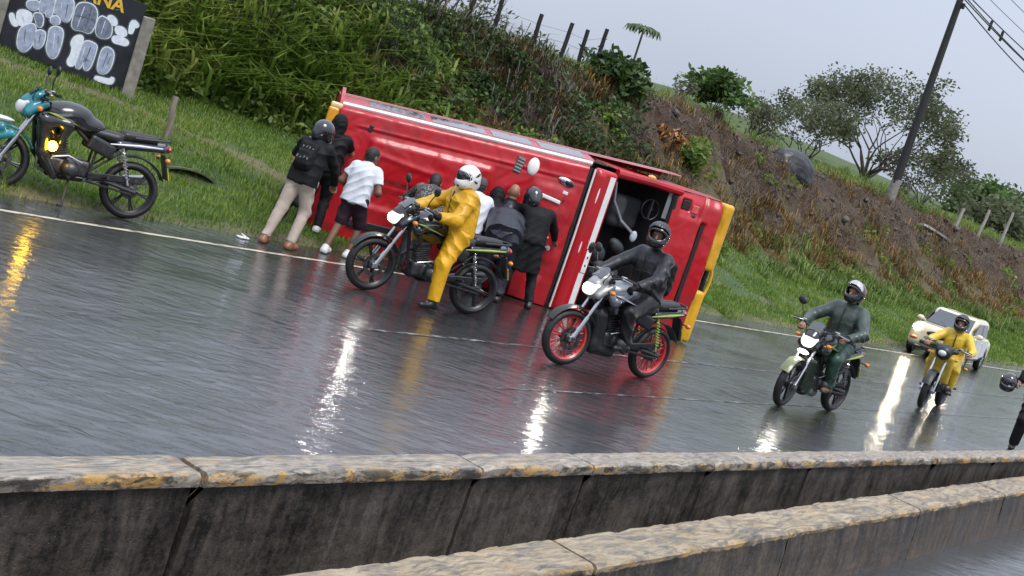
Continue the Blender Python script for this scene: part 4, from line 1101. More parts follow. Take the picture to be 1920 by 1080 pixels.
# rear corner: yellow lamp and bumper end at the roof corner
s = SDF((-0.25, -0.3, -0.25), (0.25, 0.3, 0.25), 0.012)
s.box((0, 0, 0), (0.075, 0.09, 0.13), None, 0.035)
s.obj('corner_lamp', mat('amber_lamp', (0.75, 0.33, 0.02), 0.2, coat=0.6, var=0.15), bus, Matrix.Translation(RP(-0.03, 1.66, -0.09)) @ RM3.to_4x4())
s = SDF((-0.25, -0.3, -0.25), (0.25, 0.3, 0.25), 0.012)
s.box((0, 0, 0), (0.085, 0.07, 0.045), None, 0.03)
s.obj('corner_cap', mat('amber_pale', (0.72, 0.5, 0.25), 0.3, coat=0.5), bus, Matrix.Translation(RP(-0.01, 1.815, -0.08)) @ RM3.to_4x4())

# fittings on the roof skin
def rbox(nm, s_, z_, hs, hz_, ho, mt, off=0.06, ch=0.01, rot=0.0, parent=bus):
    R_ = RM3 @ Matrix.Rotation(rot, 3, 'Y')
    return MB().box(RP(s_, z_, off), (hs, ho, hz_), R_, ch).obj(nm, mt, parent)
def rell(nm, s_, z_, hs, hz_, ho, mt, off=0.05, rot=0.0, parent=bus):
    R_ = RM3 @ Matrix.Rotation(rot, 3, 'Y')
    return MB().ell(RP(s_, z_, off), (hs, ho, hz_), R_, 20, 10).obj(nm, mt, parent)
rell('roof_lamp', 2.84, 1.86, 0.085, 0.13, 0.045, mat('roof_lamp_glass', (0.86, 0.86, 0.84), 0.15, coat=0.7, var=0.05), 0.03)
rbox('roof_vent', 2.64, 1.82, 0.06, 0.12, 0.02, mat('vent_grille', (0.10, 0.09, 0.08), 0.5), 0.02, 0.012, 0.12)
for k in range(5): rbox('vent_slat', 2.64+0.012*(k-2)*0.5, 1.82+0.045*(k-2), 0.05, 0.008, 0.01, SILV, 0.04, 0.002, 0.12)
rell('side_repeater', 3.36, 1.80, 0.13, 0.055, 0.03, CHR, 0.035, 0.15)
rell('repeater_lens', 3.40, 1.79, 0.075, 0.045, 0.03, BLKG, 0.048, 0.15)
rbox('handle_recess', 3.22, 1.49, 0.19, 0.085, 0.012, BLK, 0.052, 0.008, 0.1)
rbox('hatch_handle', 3.21, 1.505, 0.15, 0.028, 0.018, WHT, 0.075, 0.012, 0.1)
rbox('latch', 3.39, 1.645, 0.04, 0.024, 0.015, WHT, 0.05, 0.008, 0.1)
rbox('lower_latch', 3.27, 0.98, 0.09, 0.014, 0.015, WHT, 0.07, 0.006, 0.12)
rell('latch_knob', 3.40, 0.83, 0.03, 0.04, 0.025, WHT, 0.07)
MB().tube([RP(3.22, 1.0, 0.07), RP(3.28, 0.9, 0.075), RP(3.38, 0.82, 0.07)], 0.012, 6).obj('latch_lever', CHR, bus)
rell('drain_hole', 1.46, 1.06, 0.035, 0.065, 0.012, BLK, 0.05, 0.2)
rell('drain_hole', 1.24, 1.12, 0.024, 0.06, 0.012, BLK, 0.055, 0.2)
rbox('bracket', 0.52, 1.66, 0.03, 0.05, 0.012, BLK, 0.03, 0.01, 0.2)
# lower flap at the roof edge
mb = MB(); mb.prism([(3.04, 0.03), (3.36, 0.02), (3.46, 0.40), (3.36, 0.45), (3.02, 0.42)], RP(0, 0, 0.045), BA, (0, 0, 1), -BB*0.045)
fl_ = mb.obj('lower_flap', RED, bus, bevel=0.012)
rell('flap_latch', 3.28, 0.30, 0.045, 0.018, 0.015, WHT, 0.095)
rbox('sill_rubber', 0.95, 0.36, 0.36, 0.055, 0.02, BLK, 0.045, 0.012, -0.06)
# rubber seam and pale weather strip between roof and windscreen header
def fstrip(nm, t0, t1, z0, z1, o0, o1, mt, bev=0.01, parent=bus):
    return MB().prism([(t0, z0), (t1, z0), (t1, z1), (t0, z1)], FP(0, 0, o0), FA, (0, 0, 1), FN*(o1-o0)).obj(nm, mt, parent, bevel=bev)
MB().tube([RP(LR-0.035, 0.03, -0.02), RP(LR-0.035, 1.1, 0.01), RP(LR-0.03, 2.10, -0.03)], 0.035, 8).obj('seam_rubber', BLK, bus)
MB().tube([FP(0.02, 0.03, 0.03), FP(0.02, 1.1, 0.05), FP(0.02, 2.1, 0.03)], 0.016, 6).obj('weather_strip', WHT, bus)
# windscreen header with its white stripe
hd = SDF((-0.02, -0.2, -0.05), (0.5, 0.25, 2.3), 0.016)
hd.box((0.22, 0.0, 1.06), (0.19, 0.075, 1.07), None, 0.06, 0.0)
hd.cone((0.12, 0.05, 0.1), (0.12, 0.05, 2.02), 0.05, 0.05, 0.06)
hd.obj('windscreen_header', RED, bus, Matrix.Translation(P1) @ FM3.to_4x4())
st = MB()
for z0, z1 in ((0.08, 0.62), (0.98, 2.06)):
    st2 = MB().box((0.315, 0.079, (z0+z1)/2), (0.045, 0.003, (z1-z0)/2), None, 0.002)
    o = st2.obj('header_stripe', WHT, bus); o.matrix_local = Matrix.Translation(P1) @ FM3.to_4x4()
o = MB().box((0.325, 0.082, 0.80), (0.04, 0.006, 0.17), None, 0.004).obj('header_plate', mat('plate_white', (0.75, 0.75, 0.73), 0.3), bus); o.matrix_local = Matrix.Translation(P1) @ FM3.to_4x4()
for zz in (0.74, 0.86):
    o = MB().ell((0.325, 0.09, zz), (0.012, 0.005, 0.02)).obj('plate_bolt', BLK, bus); o.matrix_local = Matrix.Translation(P1) @ FM3.to_4x4()
o = MB().ell((0.335, 0.085, 1.02), (0.05, 0.02, 0.085)).obj('marker_lamp', BLKG, bus); o.matrix_local = Matrix.Translation(P1) @ FM3.to_4x4()
for zz, hh in ((0.98, 0.1), (1.75, 0.13)):
    o = MB().ell((0.14, 0.098, zz), (0.018, 0.008, hh)).obj('header_trim', WHT, bus); o.matrix_local = Matrix.Translation(P1) @ FM3.to_4x4()
# windscreen frame, hood panel, bumper
zt2 = 2.2
fr = MB()
fr.tube([FP(0.40, 2.14, 0.0), FP(1.0, 2.17, 0.0), FP(1.55, 2.17, 0.0)], 0.065, 10)
fr.obj('windscreen_pillar', RED, bus)
fr = MB().tube([FP(0.40, 0.07, 0.0), FP(1.0, 0.06, 0.0), FP(1.55, 0.06, 0.0)], 0.055, 10)
fr.obj('windscreen_pillar', RED, bus)
MB().tube([FP(1.46, 2.10, 0.0), FP(1.5, 1.9, -0.02), FP(1.47, 1.4, -0.03), FP(1.45, 0.8, -0.03), FP(1.46, 0.1, -0.02)], 0.05, 8).obj('windscreen_rubber', BLK, bus)
tt = np.linspace(1.48, 2.32, 52); zz = np.linspace(0.03, 2.2, 110)
Tg, Zg = np.meshgrid(tt, zz, indexing='ij')
O = 0.05*np.sin(np.pi*np.clip(Zg/2.2, 0, 1))**0.6-0.05*sm(2.0, 2.2, Zg)**2
O += 0.03*plateau(Tg, Zg, 1.62, 1.98, 0.35, 1.85, 0.05)-0.05*plateau(Tg, Zg, 2.035, 2.13, 0.5, 1.82, 0.018)
O -= 0.05*plateau(Tg, Zg, 1.62, 1.78, 1.93, 2.09, 0.02)
O -= 0.03*np.exp(-((Tg-2.0-0.18*(Zg-1.9))/0.03)**2)*sm(1.78, 1.9, Zg)
O += 0.010*wob(Tg, Zg, 2.4, 5)+0.03*sm(2.15, 2.3, Tg)
V = np.array(P1)+np.array(FA)*Tg[..., None]+np.array(FN)*O[..., None]+np.array([0, 0, 1.0])*Zg[..., None]
m_ = V.shape[1]; I, J = np.meshgrid(np.arange(V.shape[0]-1), np.arange(m_-1), indexing='ij'); q = (I*m_+J).ravel()
npobj('nose_panel', V.reshape(-1, 3), np.stack([q, q+m_, q+m_+1, q+1], 1), RED, bus, True)
MB().prism([(2.055, 0.55), (2.12, 0.52), (2.12, 1.80), (2.055, 1.78)], FP(0, 0, 0.012), FA, (0, 0, 1), FN*0.012).obj('air_slot', BLK, bus)
MB().box(FP(1.70, 2.01, 0.005), (0.07, 0.01, 0.07), FM3, 0.008).obj('lamp_socket', BLK, bus)
MB().box(FP(1.86, 1.98, 0.03), (0.06, 0.012, 0.06), FM3, 0.01).obj('lamp_reflector', mat('red_lens', (0.6, 0.08, 0.09), 0.2, coat=0.6), bus)
MB().ell(FP(1.86, 1.86, 0.03), (0.05, 0.02, 0.05), FM3).obj('lamp_socket', BLK, bus)
NP = FA*0.5+FN*0.05
# bumper: yellow moulding, deeper than the panel, with an opening through it
def bumper(z0, z1, nm):
    s = SDF((2.2, -0.35, z0-0.05), (2.75, 0.25, z1+0.05), 0.018)
    s.box((2.42, -0.06, (z0+z1)/2), (0.092, 0.16, (z1-z0)/2), None, 0.05)
    return s
for z0, z1 in ((0.03, 0.84), (1.16, 2.21)):
    s = bumper(z0, z1, '')
    zc = 0.46 if z1 < 1 else 1.75
    s.ell((2.35, 0.11, zc), (0.035, 0.05, 0.22), None, 0.03, '-')
    if z1 > 1: s.ell((2.31, 0.12, 2.03), (0.035, 0.06, 0.07), None, 0.01, '-')
    s.obj('bumper', YEL, bus, Matrix.Translation(P1) @ FM3.to_4x4())
MB().tube([FP(2.44, 0.70, 0.08), FP(2.50, 0.85, 0.07), FP(2.52, 1.0, 0.07), FP(2.50, 1.15, 0.07), FP(2.44, 1.28, 0.08)], 0.025, 8).obj('bumper_bar', YEL, bus)
MB().tube([FP(2.34, 0.70, 0.06), FP(2.33, 1.0, 0.06), FP(2.34, 1.28, 0.06)], 0.022, 8).obj('bumper_bar', RED, bus)
MB().tube([FP(2.50, 0.04, -0.1), FP(2.555, 0.5, -0.1), FP(2.54, 1.0, -0.12), FP(2.55, 2.1, -0.1)], 0.04, 8).obj('bumper_rubber', BLK, bus)
MB().ell(FP(0.99, 2.235, -0.02), (0.07, 0.05, 0.035), FM3).obj('amber_repeater', mat('amber_lamp', (0.75, 0.33, 0.02)), bus)
# nose underside
mb = MB()
E0 = FP(2.5, 0, -0.15); E1 = P1+BA*2.35+BB*1.88
mb.add([E0+Vector((0, 0, 0.05)), E1+Vector((0, 0, 0.05)), E1+Vector((0, 0, 2.2)), E0+Vector((0, 0, 2.2))], [(0, 1, 2, 3)])
mb.obj('nose_underside', UNDER, bus)
mb = MB(); mb.add([FP(0.4, 2.19, -0.02), FP(1.5, 2.2, -0.02), FP(2.4, 2.22, -0.1), E1+Vector((0, 0, 2.24)), P1+BB*1.0+Vector((0, 0, 2.25))], [(0, 1, 2, 3, 4)]); mb.obj('nose_side', RED, bus, smooth=False)
mb = MB(); mb.add([FP(0.4, 0.02, -0.02), FP(1.5, 0.02, -0.02), FP(2.4, 0.03, -0.1), E1+Vector((0, 0, 0.02)), P1+BB*1.0+Vector((0, 0, 0.02))], [(0, 1, 2, 3, 4)]); mb.obj('nose_side', RED, bus, smooth=False)
# interior seen through the missing windscreen: bulkhead, dashboard, seats, belt
dp = -BB*0.0
mb = MB(); mb.add([P1+BB*1.3+BA*0.9+Vector((0, 0, 0.03)), P1+BB*0.35-BA*0.6+Vector((0, 0, 0.03)), P1+BB*0.35-BA*0.6+Vector((0, 0, 2.12)), P1+BB*1.3+BA*0.9+Vector((0, 0, 2.2))], [(0, 1, 2, 3)]); mb.obj('cab_lining', DARK, bus)
mb = MB(); mb.add([P1+BB*1.3+BA*0.9+Vector((0, 0, 0.03)), FP(1.5, 0.03, -0.06), FP(1.5, 2.16, -0.06), P1+BB*1.3+BA*0.9+Vector((0, 0, 2.2))], [(0, 1, 2, 3)]); mb.obj('dashboard', DARK, bus)
def seat(zc):
    s = SDF((0.25, -0.75, zc-0.34), (1.5, 0.05, zc+0.34), 0.022)
    s.box((0.72, -0.40, zc), (0.13, 0.26, 0.24), None, 0.1, 0.0)
    s.box((0.45, -0.42, zc), (0.09, 0.12, 0.15), None, 0.07, 0.03)
    s.box((1.02, -0.50, zc), (0.24, 0.09, 0.25), None, 0.08, 0.05)
    s.obj('seat', SEATM, bus, Matrix.Translation(P1) @ FM3.to_4x4())
seat(0.52); seat(1.62)
BELT = mat('grey_belt', (0.24, 0.25, 0.27), 0.6)
MB().tube([FP(0.46, 2.02, -0.05), FP(0.55, 1.75, -0.09), FP(0.78, 1.50, -0.11), FP(1.06, 1.36, -0.12)], 0.022, 6).obj('seat_belt', BELT, bus)
MB().ell(FP(1.07, 1.33, -0.11), (0.06, 0.03, 0.085), FM3).obj('belt_buckle', mat('buckle_grey', (0.4, 0.44, 0.5), 0.4), bus)
MB().lathe([(0.15, -0.010), (0.16, 0.0), (0.15, 0.010), (0.14, 0.0)], (0, 0, 0), 'Y', 24, closed=True).obj('steering_wheel', mat('wheel_grey', (0.02, 0.021, 0.024), 0.4), bus).matrix_local = Matrix.Translation(FP(1.22, 1.78, -0.14)) @ FM3.to_4x4()
MB().tube([FP(1.22, 1.635, -0.14), FP(1.22, 1.925, -0.14)], 0.02, 6).tube([FP(1.22, 1.78, -0.14), FP(1.34, 1.78, -0.25)], 0.03, 6).obj('steering_spoke', mat('wheel_grey', (0.02, 0.021, 0.024)), bus)
MB().box(FP(1.40, 1.93, -0.02), (0.04, 0.012, 0.22), FM3, 0.008).obj('glass_remnant', mat('glass_shard', (0.16, 0.18, 0.2), 0.12, coat=0.5), bus)
for z_, t_, h_ in ((0.95, 0.62, 0.12), (0.75, 0.74, 0.10), (1.12, 0.90, 0.09)):
    MB().ell(FP(t_, z_, -0.2), (0.15, 0.08, h_), FM3 @ Matrix.Rotation(0.5, 3, 'Y')).obj('loose_cushion', mat('cushion_grey', (0.032, 0.037, 0.043), 0.6, var=0.4), bus)
# ================================================================== MOTORCYCLES
TYRE = mat('tyre_rubber', (0.012, 0.012, 0.013), 0.5, var=0.3, vs=20, bump=0.25, bs=90)
BLKP = mat('bike_black_plastic', (0.016, 0.017, 0.018), 0.38, var=0.35, vs=14)
BLKS = mat('bike_black_paint', (0.012, 0.013, 0.013), 0.16, var=0.3, vs=8, coat=0.6)
ENG = mat('engine_metal', (0.075, 0.075, 0.078), 0.36, 0.75, var=0.35, vs=25, bump=0.2, bs=80)
CASE = mat('engine_cover', (0.22, 0.205, 0.19), 0.4, 0.8, var=0.25, vs=15)
FORKM = mat('fork_metal', (0.5, 0.5, 0.52), 0.22, 1.0, var=0.1)
SEATV = mat('seat_vinyl', (0.014, 0.014, 0.016), 0.42, var=0.3, vs=20, bump=0.2, bs=120)
TEAL = mat('teal_paint', (0.012, 0.16, 0.2), 0.2, var=0.3, vs=6, coat=0.5)
GREYP = mat('grey_paint', (0.17, 0.18, 0.2), 0.25, 0.3, var=0.3, vs=6, coat=0.4)
LIME = mat('lime_decal', (0.33, 0.42, 0.08), 0.35, var=0.2)
WDEC = mat('white_decal', (0.62, 0.63, 0.64), 0.3, var=0.1)
REDW = mat('red_rim_paint', (0.52, 0.035, 0.035), 0.3, var=0.25, coat=0.3)
BLKW = mat('black_rim_paint', (0.018, 0.018, 0.019), 0.3, 0.3, var=0.2)
TAILR = mat('tail_lens', (0.38, 0.015, 0.02), 0.15, coat=0.5)
ORANGE = mat('indicator_lens', (0.6, 0.2, 0.02), 0.15, coat=0.5)
HEADON = emit('headlight_on', (1.0, 0.95, 0.84), 170.0)
REFL = emit('headlight_reflector', (1.0, 0.96, 0.88), 0.75)
HEADOFF = mat('headlight_glass', (0.6, 0.61, 0.62), 0.1, coat=0.6)
AMBON = emit('indicator_on', (1.0, 0.56, 0.02), 30.0)
YELP = mat('yellow_fairing', (0.5, 0.36, 0.04), 0.3, var=0.2, coat=0.3)
PLATE = mat('number_plate', (0.58, 0.46, 0.06), 0.4, var=0.15)

def motorcycle(label, loc, heading, st, group='motorcycles on the wet road', lean=0.0, steer=0.0):
    """st: rim, spokes, tank, decal, shroud, lamp ('on'/'off'), screen, stand, mirrors, fender, kind"""
    t = thing('motorcycle', label, 'motorcycle', loc, heading, group)
    t.rotation_euler = (lean, 0, heading); k_ = st.get('scale', 1.07); t.scale = (k_, k_, k_)
    WR = 0.30; XF, XR = 0.66, -0.66
    g = st.get
    moped = g('kind') == 'moped'
    # steering assembly turns about the head: bake the turn into the points of the front end
    HP = Vector((0.38, 0, 0.9)); AXs = Vector((-0.40, 0, 0.92)).normalized(); RS = Matrix.Rotation(steer, 3, AXs)
    def fs(p): return HP+RS @ (Vector(p)-HP)
    def front(o):
        if abs(steer) > 1e-4: o.matrix_local = Matrix.Translation(HP) @ RS.to_4x4() @ Matrix.Translation(-HP)
        return o
    for fr_, x in ((True, XF), (False, XR)):
        tw = 0.048 if fr_ else 0.058
        wb = MB().lathe([(0.03, -0.07), (0.055, -0.06), (0.06, -0.03), (0.06, 0.03), (0.055, 0.06), (0.03, 0.07)], (0, 0, 0), 'Y', 16, closed=True)
        if fr_: wb.lathe([(0.085, 0.062), (0.125, 0.062), (0.125, 0.068), (0.085, 0.068)], (0, 0, 0), 'Y', 28, closed=True)
        else:   wb.lathe([(0.02, -0.05), (0.085, -0.045), (0.09, 0.035), (0.02, 0.045)], (0, 0, 0), 'Y', 20)
        for k in range(5):
            a = 2*math.pi*k/5+0.3
            wb.tube([(0.05*math.cos(a), 0.03, 0.05*math.sin(a)), (0.1*math.cos(a+0.3), 0.062, 0.1*math.sin(a+0.3))], 0.008, 5)
        wh = wb.obj('wheel', ENG, t)
        wh.location = (x, 0, WR)
        prof = []
        for k in range(13):
            a = math.pi*k/12
            prof.append((WR-0.052+0.052*math.sin(a), -tw*math.cos(a)))
        prof = [(WR-0.068, -tw*0.75)]+prof+[(WR-0.068, tw*0.75)]
        MB().lathe(prof, (0, 0, 0), 'Y', 44, closed=True).obj('tyre', TYRE, wh, sharp=60)
        rm = MB().lathe([(WR-0.062, -0.04), (WR-0.055, -0.045), (WR-0.055, 0.045), (WR-0.062, 0.04), (WR-0.085, 0.02), (WR-0.085, -0.02)], (0, 0, 0), 'Y', 40, closed=True)
        ns_ = g('spokes', 6)
        for k in range(ns_):
            a = 2*math.pi*k/ns_+0.15
            for dz in ((-0.07, 0.07) if ns_ < 8 else (-0.12, 0.12)):
                p_ = (0.05*math.cos(a), 0, 0.05*math.sin(a)); q_ = ((WR-0.08)*math.cos(a+dz), 0, (WR-0.08)*math.sin(a+dz))
                rm.tube([p_, q_], 0.011 if ns_ < 8 else 0.008, 6)
        rm.obj('rim', g('rim', BLKW), wh)
        if fr_: front(wh); 
        if fr_ and abs(steer) > 1e-4: wh.matrix_local = Matrix.Translation(fs((x, 0, WR))) @ RS.to_4x4()
    # fork
    for sy in (-1, 1):
        mb = MB().tube([(XF, sy*0.085, 0.30), (XF-0.115, sy*0.085, 0.56)], [0.028, 0.026], 10).tube([(XF-0.115, sy*0.085, 0.56), (XF-0.30, sy*0.085, 0.98)], 0.018, 10)
        mb.box((XF, sy*0.085, 0.30), (0.035, 0.03, 0.03), None, 0.01)
        front(mb.obj('fork_leg', FORKM, t))
    # front mudguard
    a0, a1 = (math.radians(28), math.radians(150)) if not moped else (math.radians(20), math.radians(165))
    fp = [(WR+0.028, -0.065), (WR+0.045, -0.035), (WR+0.05, 0.0), (WR+0.045, 0.035), (WR+0.028, 0.065), (WR+0.022, 0.06), (WR+0.04, 0.0), (WR+0.022, -0.06)]
    front(MB().lathe(fp, (XF, 0, WR), 'Y', 18, a0, a1, closed=True).obj('front_mudguard', g('fender', BLKP), t))
    if g('fender_side'):
        for sy in (-1, 1):
            s = SDF((0.5, -0.16, 0.4), (1.0, 0.16, 0.72), 0.011)
            s.cone((XF+0.04, sy*0.085, 0.60), (XF+0.24, sy*0.075, 0.50), 0.05, 0.03, 0.02).cone((XF-0.06, sy*0.09, 0.56), (XF+0.06, sy*0.09, 0.50), 0.045, 0.03, 0.03)
            front(s.obj('mudguard_cheek', g('fender'), t))
        front(MB().ell((XF+0.06, 0, 0.685), (0.13, 0.05, 0.028), None, 16, 8).obj('mudguard_trim', WDEC, t))
    # handlebar
    hb = MB().tube([(0.30, 0.36, 1.035), (0.36, 0.22, 1.045), (0.40, 0.10, 1.0), (0.40, -0.10, 1.0), (0.36, -0.22, 1.045), (0.30, -0.36, 1.035)], 0.012, 8)
    hb.box((0.385, 0, 0.975), (0.04, 0.115, 0.02), None, 0.008)
    hb = front(hb.obj('handlebar', BLKP, t))
    for sy in (-1, 1):
        MB().tube([(0.345, sy*0.245, 1.045), (0.29, sy*0.385, 1.033)], 0.0185, 10).obj('grip', BLK, hb)
        MB().box((0.35, sy*0.225, 1.045), (0.025, 0.03, 0.025), None, 0.008).tube([(0.37, sy*0.23, 1.05), (0.40, sy*0.27, 1.045), (0.365, sy*0.40, 1.03)], 0.006, 6).obj('lever', SILV, hb)
        if sy in g('mirrors', (-1, 1)):
            mm = MB().tube([(0.36, sy*0.24, 1.06), (0.37, sy*0.28, 1.15), (0.36, sy*0.32, 1.22)], 0.006, 6)
            mm.ell((0.355, sy*0.335, 1.265), (0.022, 0.062, 0.048), Euler((0.35*sy, 0, 0)).to_matrix(), 14, 8)
            front(mm.obj('mirror', BLKP, t))
    # head lamp cowl with its lens and little screen
    s = SDF((0.3, -0.2, 0.62), (0.72, 0.2, 1.16), 0.013)
    if moped:
        s.ell((0.47, 0, 0.93), (0.12, 0.13, 0.12), None, 0.04); s.ell((0.40, 0, 0.99), (0.10, 0.22, 0.06), None, 0.05)
    else:
        s.ell((0.49, 0, 0.87), (0.12, 0.105, 0.125), Euler((0, -0.25, 0)).to_matrix(), 0.03)
        s.ell((0.44, 0, 0.98), (0.10, 0.10, 0.075), Euler((0, 0.4, 0)).to_matrix(), 0.04)
        s.cone((0.50, 0.09, 0.80), (0.36, 0.10, 0.92), 0.04, 0.035, 0.03); s.cone((0.50, -0.09, 0.80), (0.36, -0.10, 0.92), 0.04, 0.035, 0.03)
    front(s.obj('headlamp_cowl', g('cowl', BLKS), t))
    lens = SDF((0.42, -0.16, 0.7), (0.72, 0.16, 1.02), 0.010)
    Rl = Euler((0, -0.22, 0)).to_matrix()
    if moped: lens.ell((0.555, 0, 0.92), (0.05, 0.07, 0.055), Rl, 0.0)
    else:
        lens.ell((0.565, 0, 0.855), (0.062, 0.088, 0.072), Rl, 0.0)
        lens.cone((0.58, 0.03, 0.83), (0.53, 0.085, 0.90), 0.04, 0.02, 0.03); lens.cone((0.58, -0.03, 0.83), (0.53, -0.085, 0.90), 0.04, 0.02, 0.03)
    on_ = g('lamp', 'on') == 'on'
    hl = front(lens.obj('headlight', REFL if on_ else HEADOFF, t))
    if on_:
        bl = MB().ell((0.604, 0, 0.850), (0.030, 0.060, 0.046), Rl, 18, 10).ell((0.612, 0.0, 0.868), (0.02, 0.03, 0.02), Rl, 10, 6).obj('bulb', HEADON, hl)
    if g('lamp2'):
        front(MB().ell((0.60, 0, 0.715), (0.03, 0.075, 0.026), None, 16, 8).obj('daytime_lamp', emit('daytime_lamp_on', (1, 0.97, 0.9), 12), t))
    if not moped:
        front(MB().add([(0.53, -0.085, 0.985), (0.53, 0.085, 0.985), (0.43, 0.075, 1.085), (0.40, 0.0, 1.11), (0.43, -0.075, 1.085), (0.545, 0, 1.0)], [(0, 5, 3, 4), (5, 1, 2, 3)]).obj('screen', g('screen', mat('smoke_screen', (0.05, 0.055, 0.06), 0.08, coat=0.6)), t, sharp=60))
        front(MB().box((0.37, 0, 1.035), (0.03, 0.07, 0.03), Euler((0, 0.5, 0)).to_matrix(), 0.012).obj('dial', BLKP, t))
    # tank with shrouds
    s = SDF((-0.3, -0.26, 0.5), (0.5, 0.26, 1.02), 0.013)
    if moped:
        s.box((0.36, 0, 0.66), (0.045, 0.20, 0.26), Euler((0, 0.30, 0)).to_matrix(), 0.04, 0.0)
        s.cone((0.30, 0, 0.60), (-0.1, 0, 0.52), 0.10, 0.09, 0.06); s.cone((-0.05, 0, 0.55), (-0.25, 0, 0.68), 0.10, 0.12, 0.06)
    else:
        s.ell((0.13, 0, 0.885), (0.25, 0.155, 0.13), Euler((0, 0.16, 0)).to_matrix(), 0.03)
        s.ell((-0.08, 0, 0.835), (0.19, 0.12, 0.10), None, 0.05)
        s.cone((0.30, 0, 0.90), (0.15, 0, 0.93), 0.06, 0.06, 0.06)
    s.obj('fuel_tank' if not moped else 'leg_shield', g('tank', BLKS), t)
    for sy in (-1, 1):
        if not moped:
            s = SDF((-0.05, -0.26, 0.5), (0.5, 0.26, 1.0), 0.012)
            s.cone((0.33, sy*0.165, 0.80), (0.12, sy*0.15, 0.885), 0.055, 0.025, 0.02); s.cone((0.33, sy*0.165, 0.79), (0.24, sy*0.15, 0.68), 0.045, 0.02, 0.03)
            s.cone((0.36, sy*0.13, 0.83), (0.33, sy*0.165, 0.80), 0.04, 0.05, 0.03)
            s.obj('tank_shroud', g('shroud', BLKS), t)
            # decal wedge on the tank flank
            MB().prism([(0.02, 0.81), (0.27, 0.87), (0.36, 0.865), (0.20, 0.835)], (0, sy*0.212, 0.0), (1, 0, 0), (0, 0, 1), (0, -sy*0.06, 0)).obj('tank_decal', g('decal', BLKS), t, bevel=0.004)
        s = SDF((-0.5, -0.24, 0.5), (0.0, 0.24, 0.82), 0.013)
        s.box((-0.25, sy*0.115, 0.665), (0.14, 0.035, 0.075), Euler((0, -0.25, 0)).to_matrix(), 0.03)
        s.obj('side_panel', g('side', BLKP), t)
    # seat and tail
    s = SDF((-0.9, -0.2, 0.68), (0.05, 0.2, 1.0), 0.013)
    s.cone((-0.12, 0.03, 0.785), (-0.40, 0.06, 0.785), 0.05, 0.06, 0.04).cone((-0.12, -0.03, 0.785), (-0.40, -0.06, 0.785), 0.05, 0.06, 0.04)
    s.cone((-0.48, 0.05, 0.835), (-0.78, 0.04, 0.87), 0.055, 0.042, 0.02).cone((-0.48, -0.05, 0.835), (-0.78, -0.04, 0.87), 0.055, 0.042, 0.02)
    s.obj('seat', SEATV, t)
    s = SDF((-1.05, -0.2, 0.6), (-0.3, 0.2, 0.98), 0.013)
    s.cone((-0.42, 0.095, 0.735), (-0.88, 0.06, 0.80), 0.045, 0.035, 0.03).cone((-0.42, -0.095, 0.735), (-0.88, -0.06, 0.80), 0.045, 0.035, 0.03).cone((-0.5, 0, 0.75), (-0.92, 0, 0.81), 0.06, 0.05, 0.05)
    s.obj('tail_cowl', g('tail', BLKS), t)
    if g('tailstripe'):
        for sy in (-1, 1):
            MB().tube([(-0.32, sy*0.148, 0.72), (-0.62, sy*0.142, 0.775), (-0.86, sy*0.10, 0.805)], [0.006, 0.016, 0.008], 6).obj('tail_stripe', g('tailstripe'), t)
    MB().tube([(-0.55, 0.13, 0.84), (-0.85, 0.12, 0.885), (-0.93, 0.05, 0.89), (-0.93, -0.05, 0.89), (-0.85, -0.12, 0.885), (-0.55, -0.13, 0.84)], 0.012, 8).obj('grab_rail', g('rail', BLKP), t)
    MB().ell((-0.945, 0, 0.81), (0.035, 0.075, 0.04), None, 14, 8).obj('tail_light', TAILR, t)
    rf = MB().lathe([(WR+0.055, -0.07), (WR+0.07, 0), (WR+0.055, 0.07), (WR+0.045, 0.06), (WR+0.06, 0), (WR+0.045, -0.06)], (XR, 0, WR), 'Y', 12, math.radians(70), math.radians(150), closed=True)
    rf.box((-0.955, 0, 0.62), (0.015, 0.07, 0.13), Euler((0, 0.35, 0)).to_matrix(), 0.01)
    rf.obj('rear_mudguard', BLKP, t)
    MB().box((-0.99, 0, 0.56), (0.004, 0.085, 0.065), Euler((0, 0.35, 0)).to_matrix(), 0.002).obj('number_plate', PLATE, t)
    for x, y, z, f_ in ((0.42, 0.21, 0.87, True), (0.42, -0.21, 0.87, True), (-0.92, 0.17, 0.70, False), (-0.92, -0.17, 0.70, False)):
        on = False
        ib = MB().tube([(x, y*0.45, z), (x, y, z)], 0.007, 6)
        stem = ib.obj('indicator', BLKP, t)
        MB().ell((x, y, z), (0.03, 0.038, 0.026), None, 12, 8).obj('indicator_lens', AMBON if on else ORANGE, stem)
        if f_: front(stem)
    # engine
    s = SDF((-0.3, -0.24, 0.2), (0.4, 0.24, 0.75), 0.014)
    s.box((0.06, 0, 0.37), (0.16, 0.10, 0.085), None, 0.04, 0.0).box((-0.10, 0, 0.40), (0.11, 0.09, 0.09), None, 0.04, 0.02)
    s.cone((0.0, 0, 0.37), (0.0, 0.15, 0.37), 0.095, 0.085, 0.015).cone((0.0, 0, 0.37), (0.0, -0.15, 0.37), 0.10, 0.09, 0.015)
    s.obj('engine', ENG, t)
    cy = MB()
    Rc = Euler((0, 0.28, 0)).to_matrix()
    for k in range(7): cy.box(Vector((0.11, 0, 0.46))+Rc @ Vector((0, 0, 0.026*k)), (0.085-0.004*(k == 6), 0.085, 0.008), Rc, 0.003)
    cy.box(Vector((0.11, 0, 0.46))+Rc @ Vector((0, 0, 0.09)), (0.06, 0.06, 0.09), Rc, 0.01)
    cy.box(Vector((0.11, 0, 0.46))+Rc @ Vector((0, 0, 0.20)), (0.075, 0.075, 0.03), Rc, 0.015)
    cy.obj('cylinder', ENG, t)
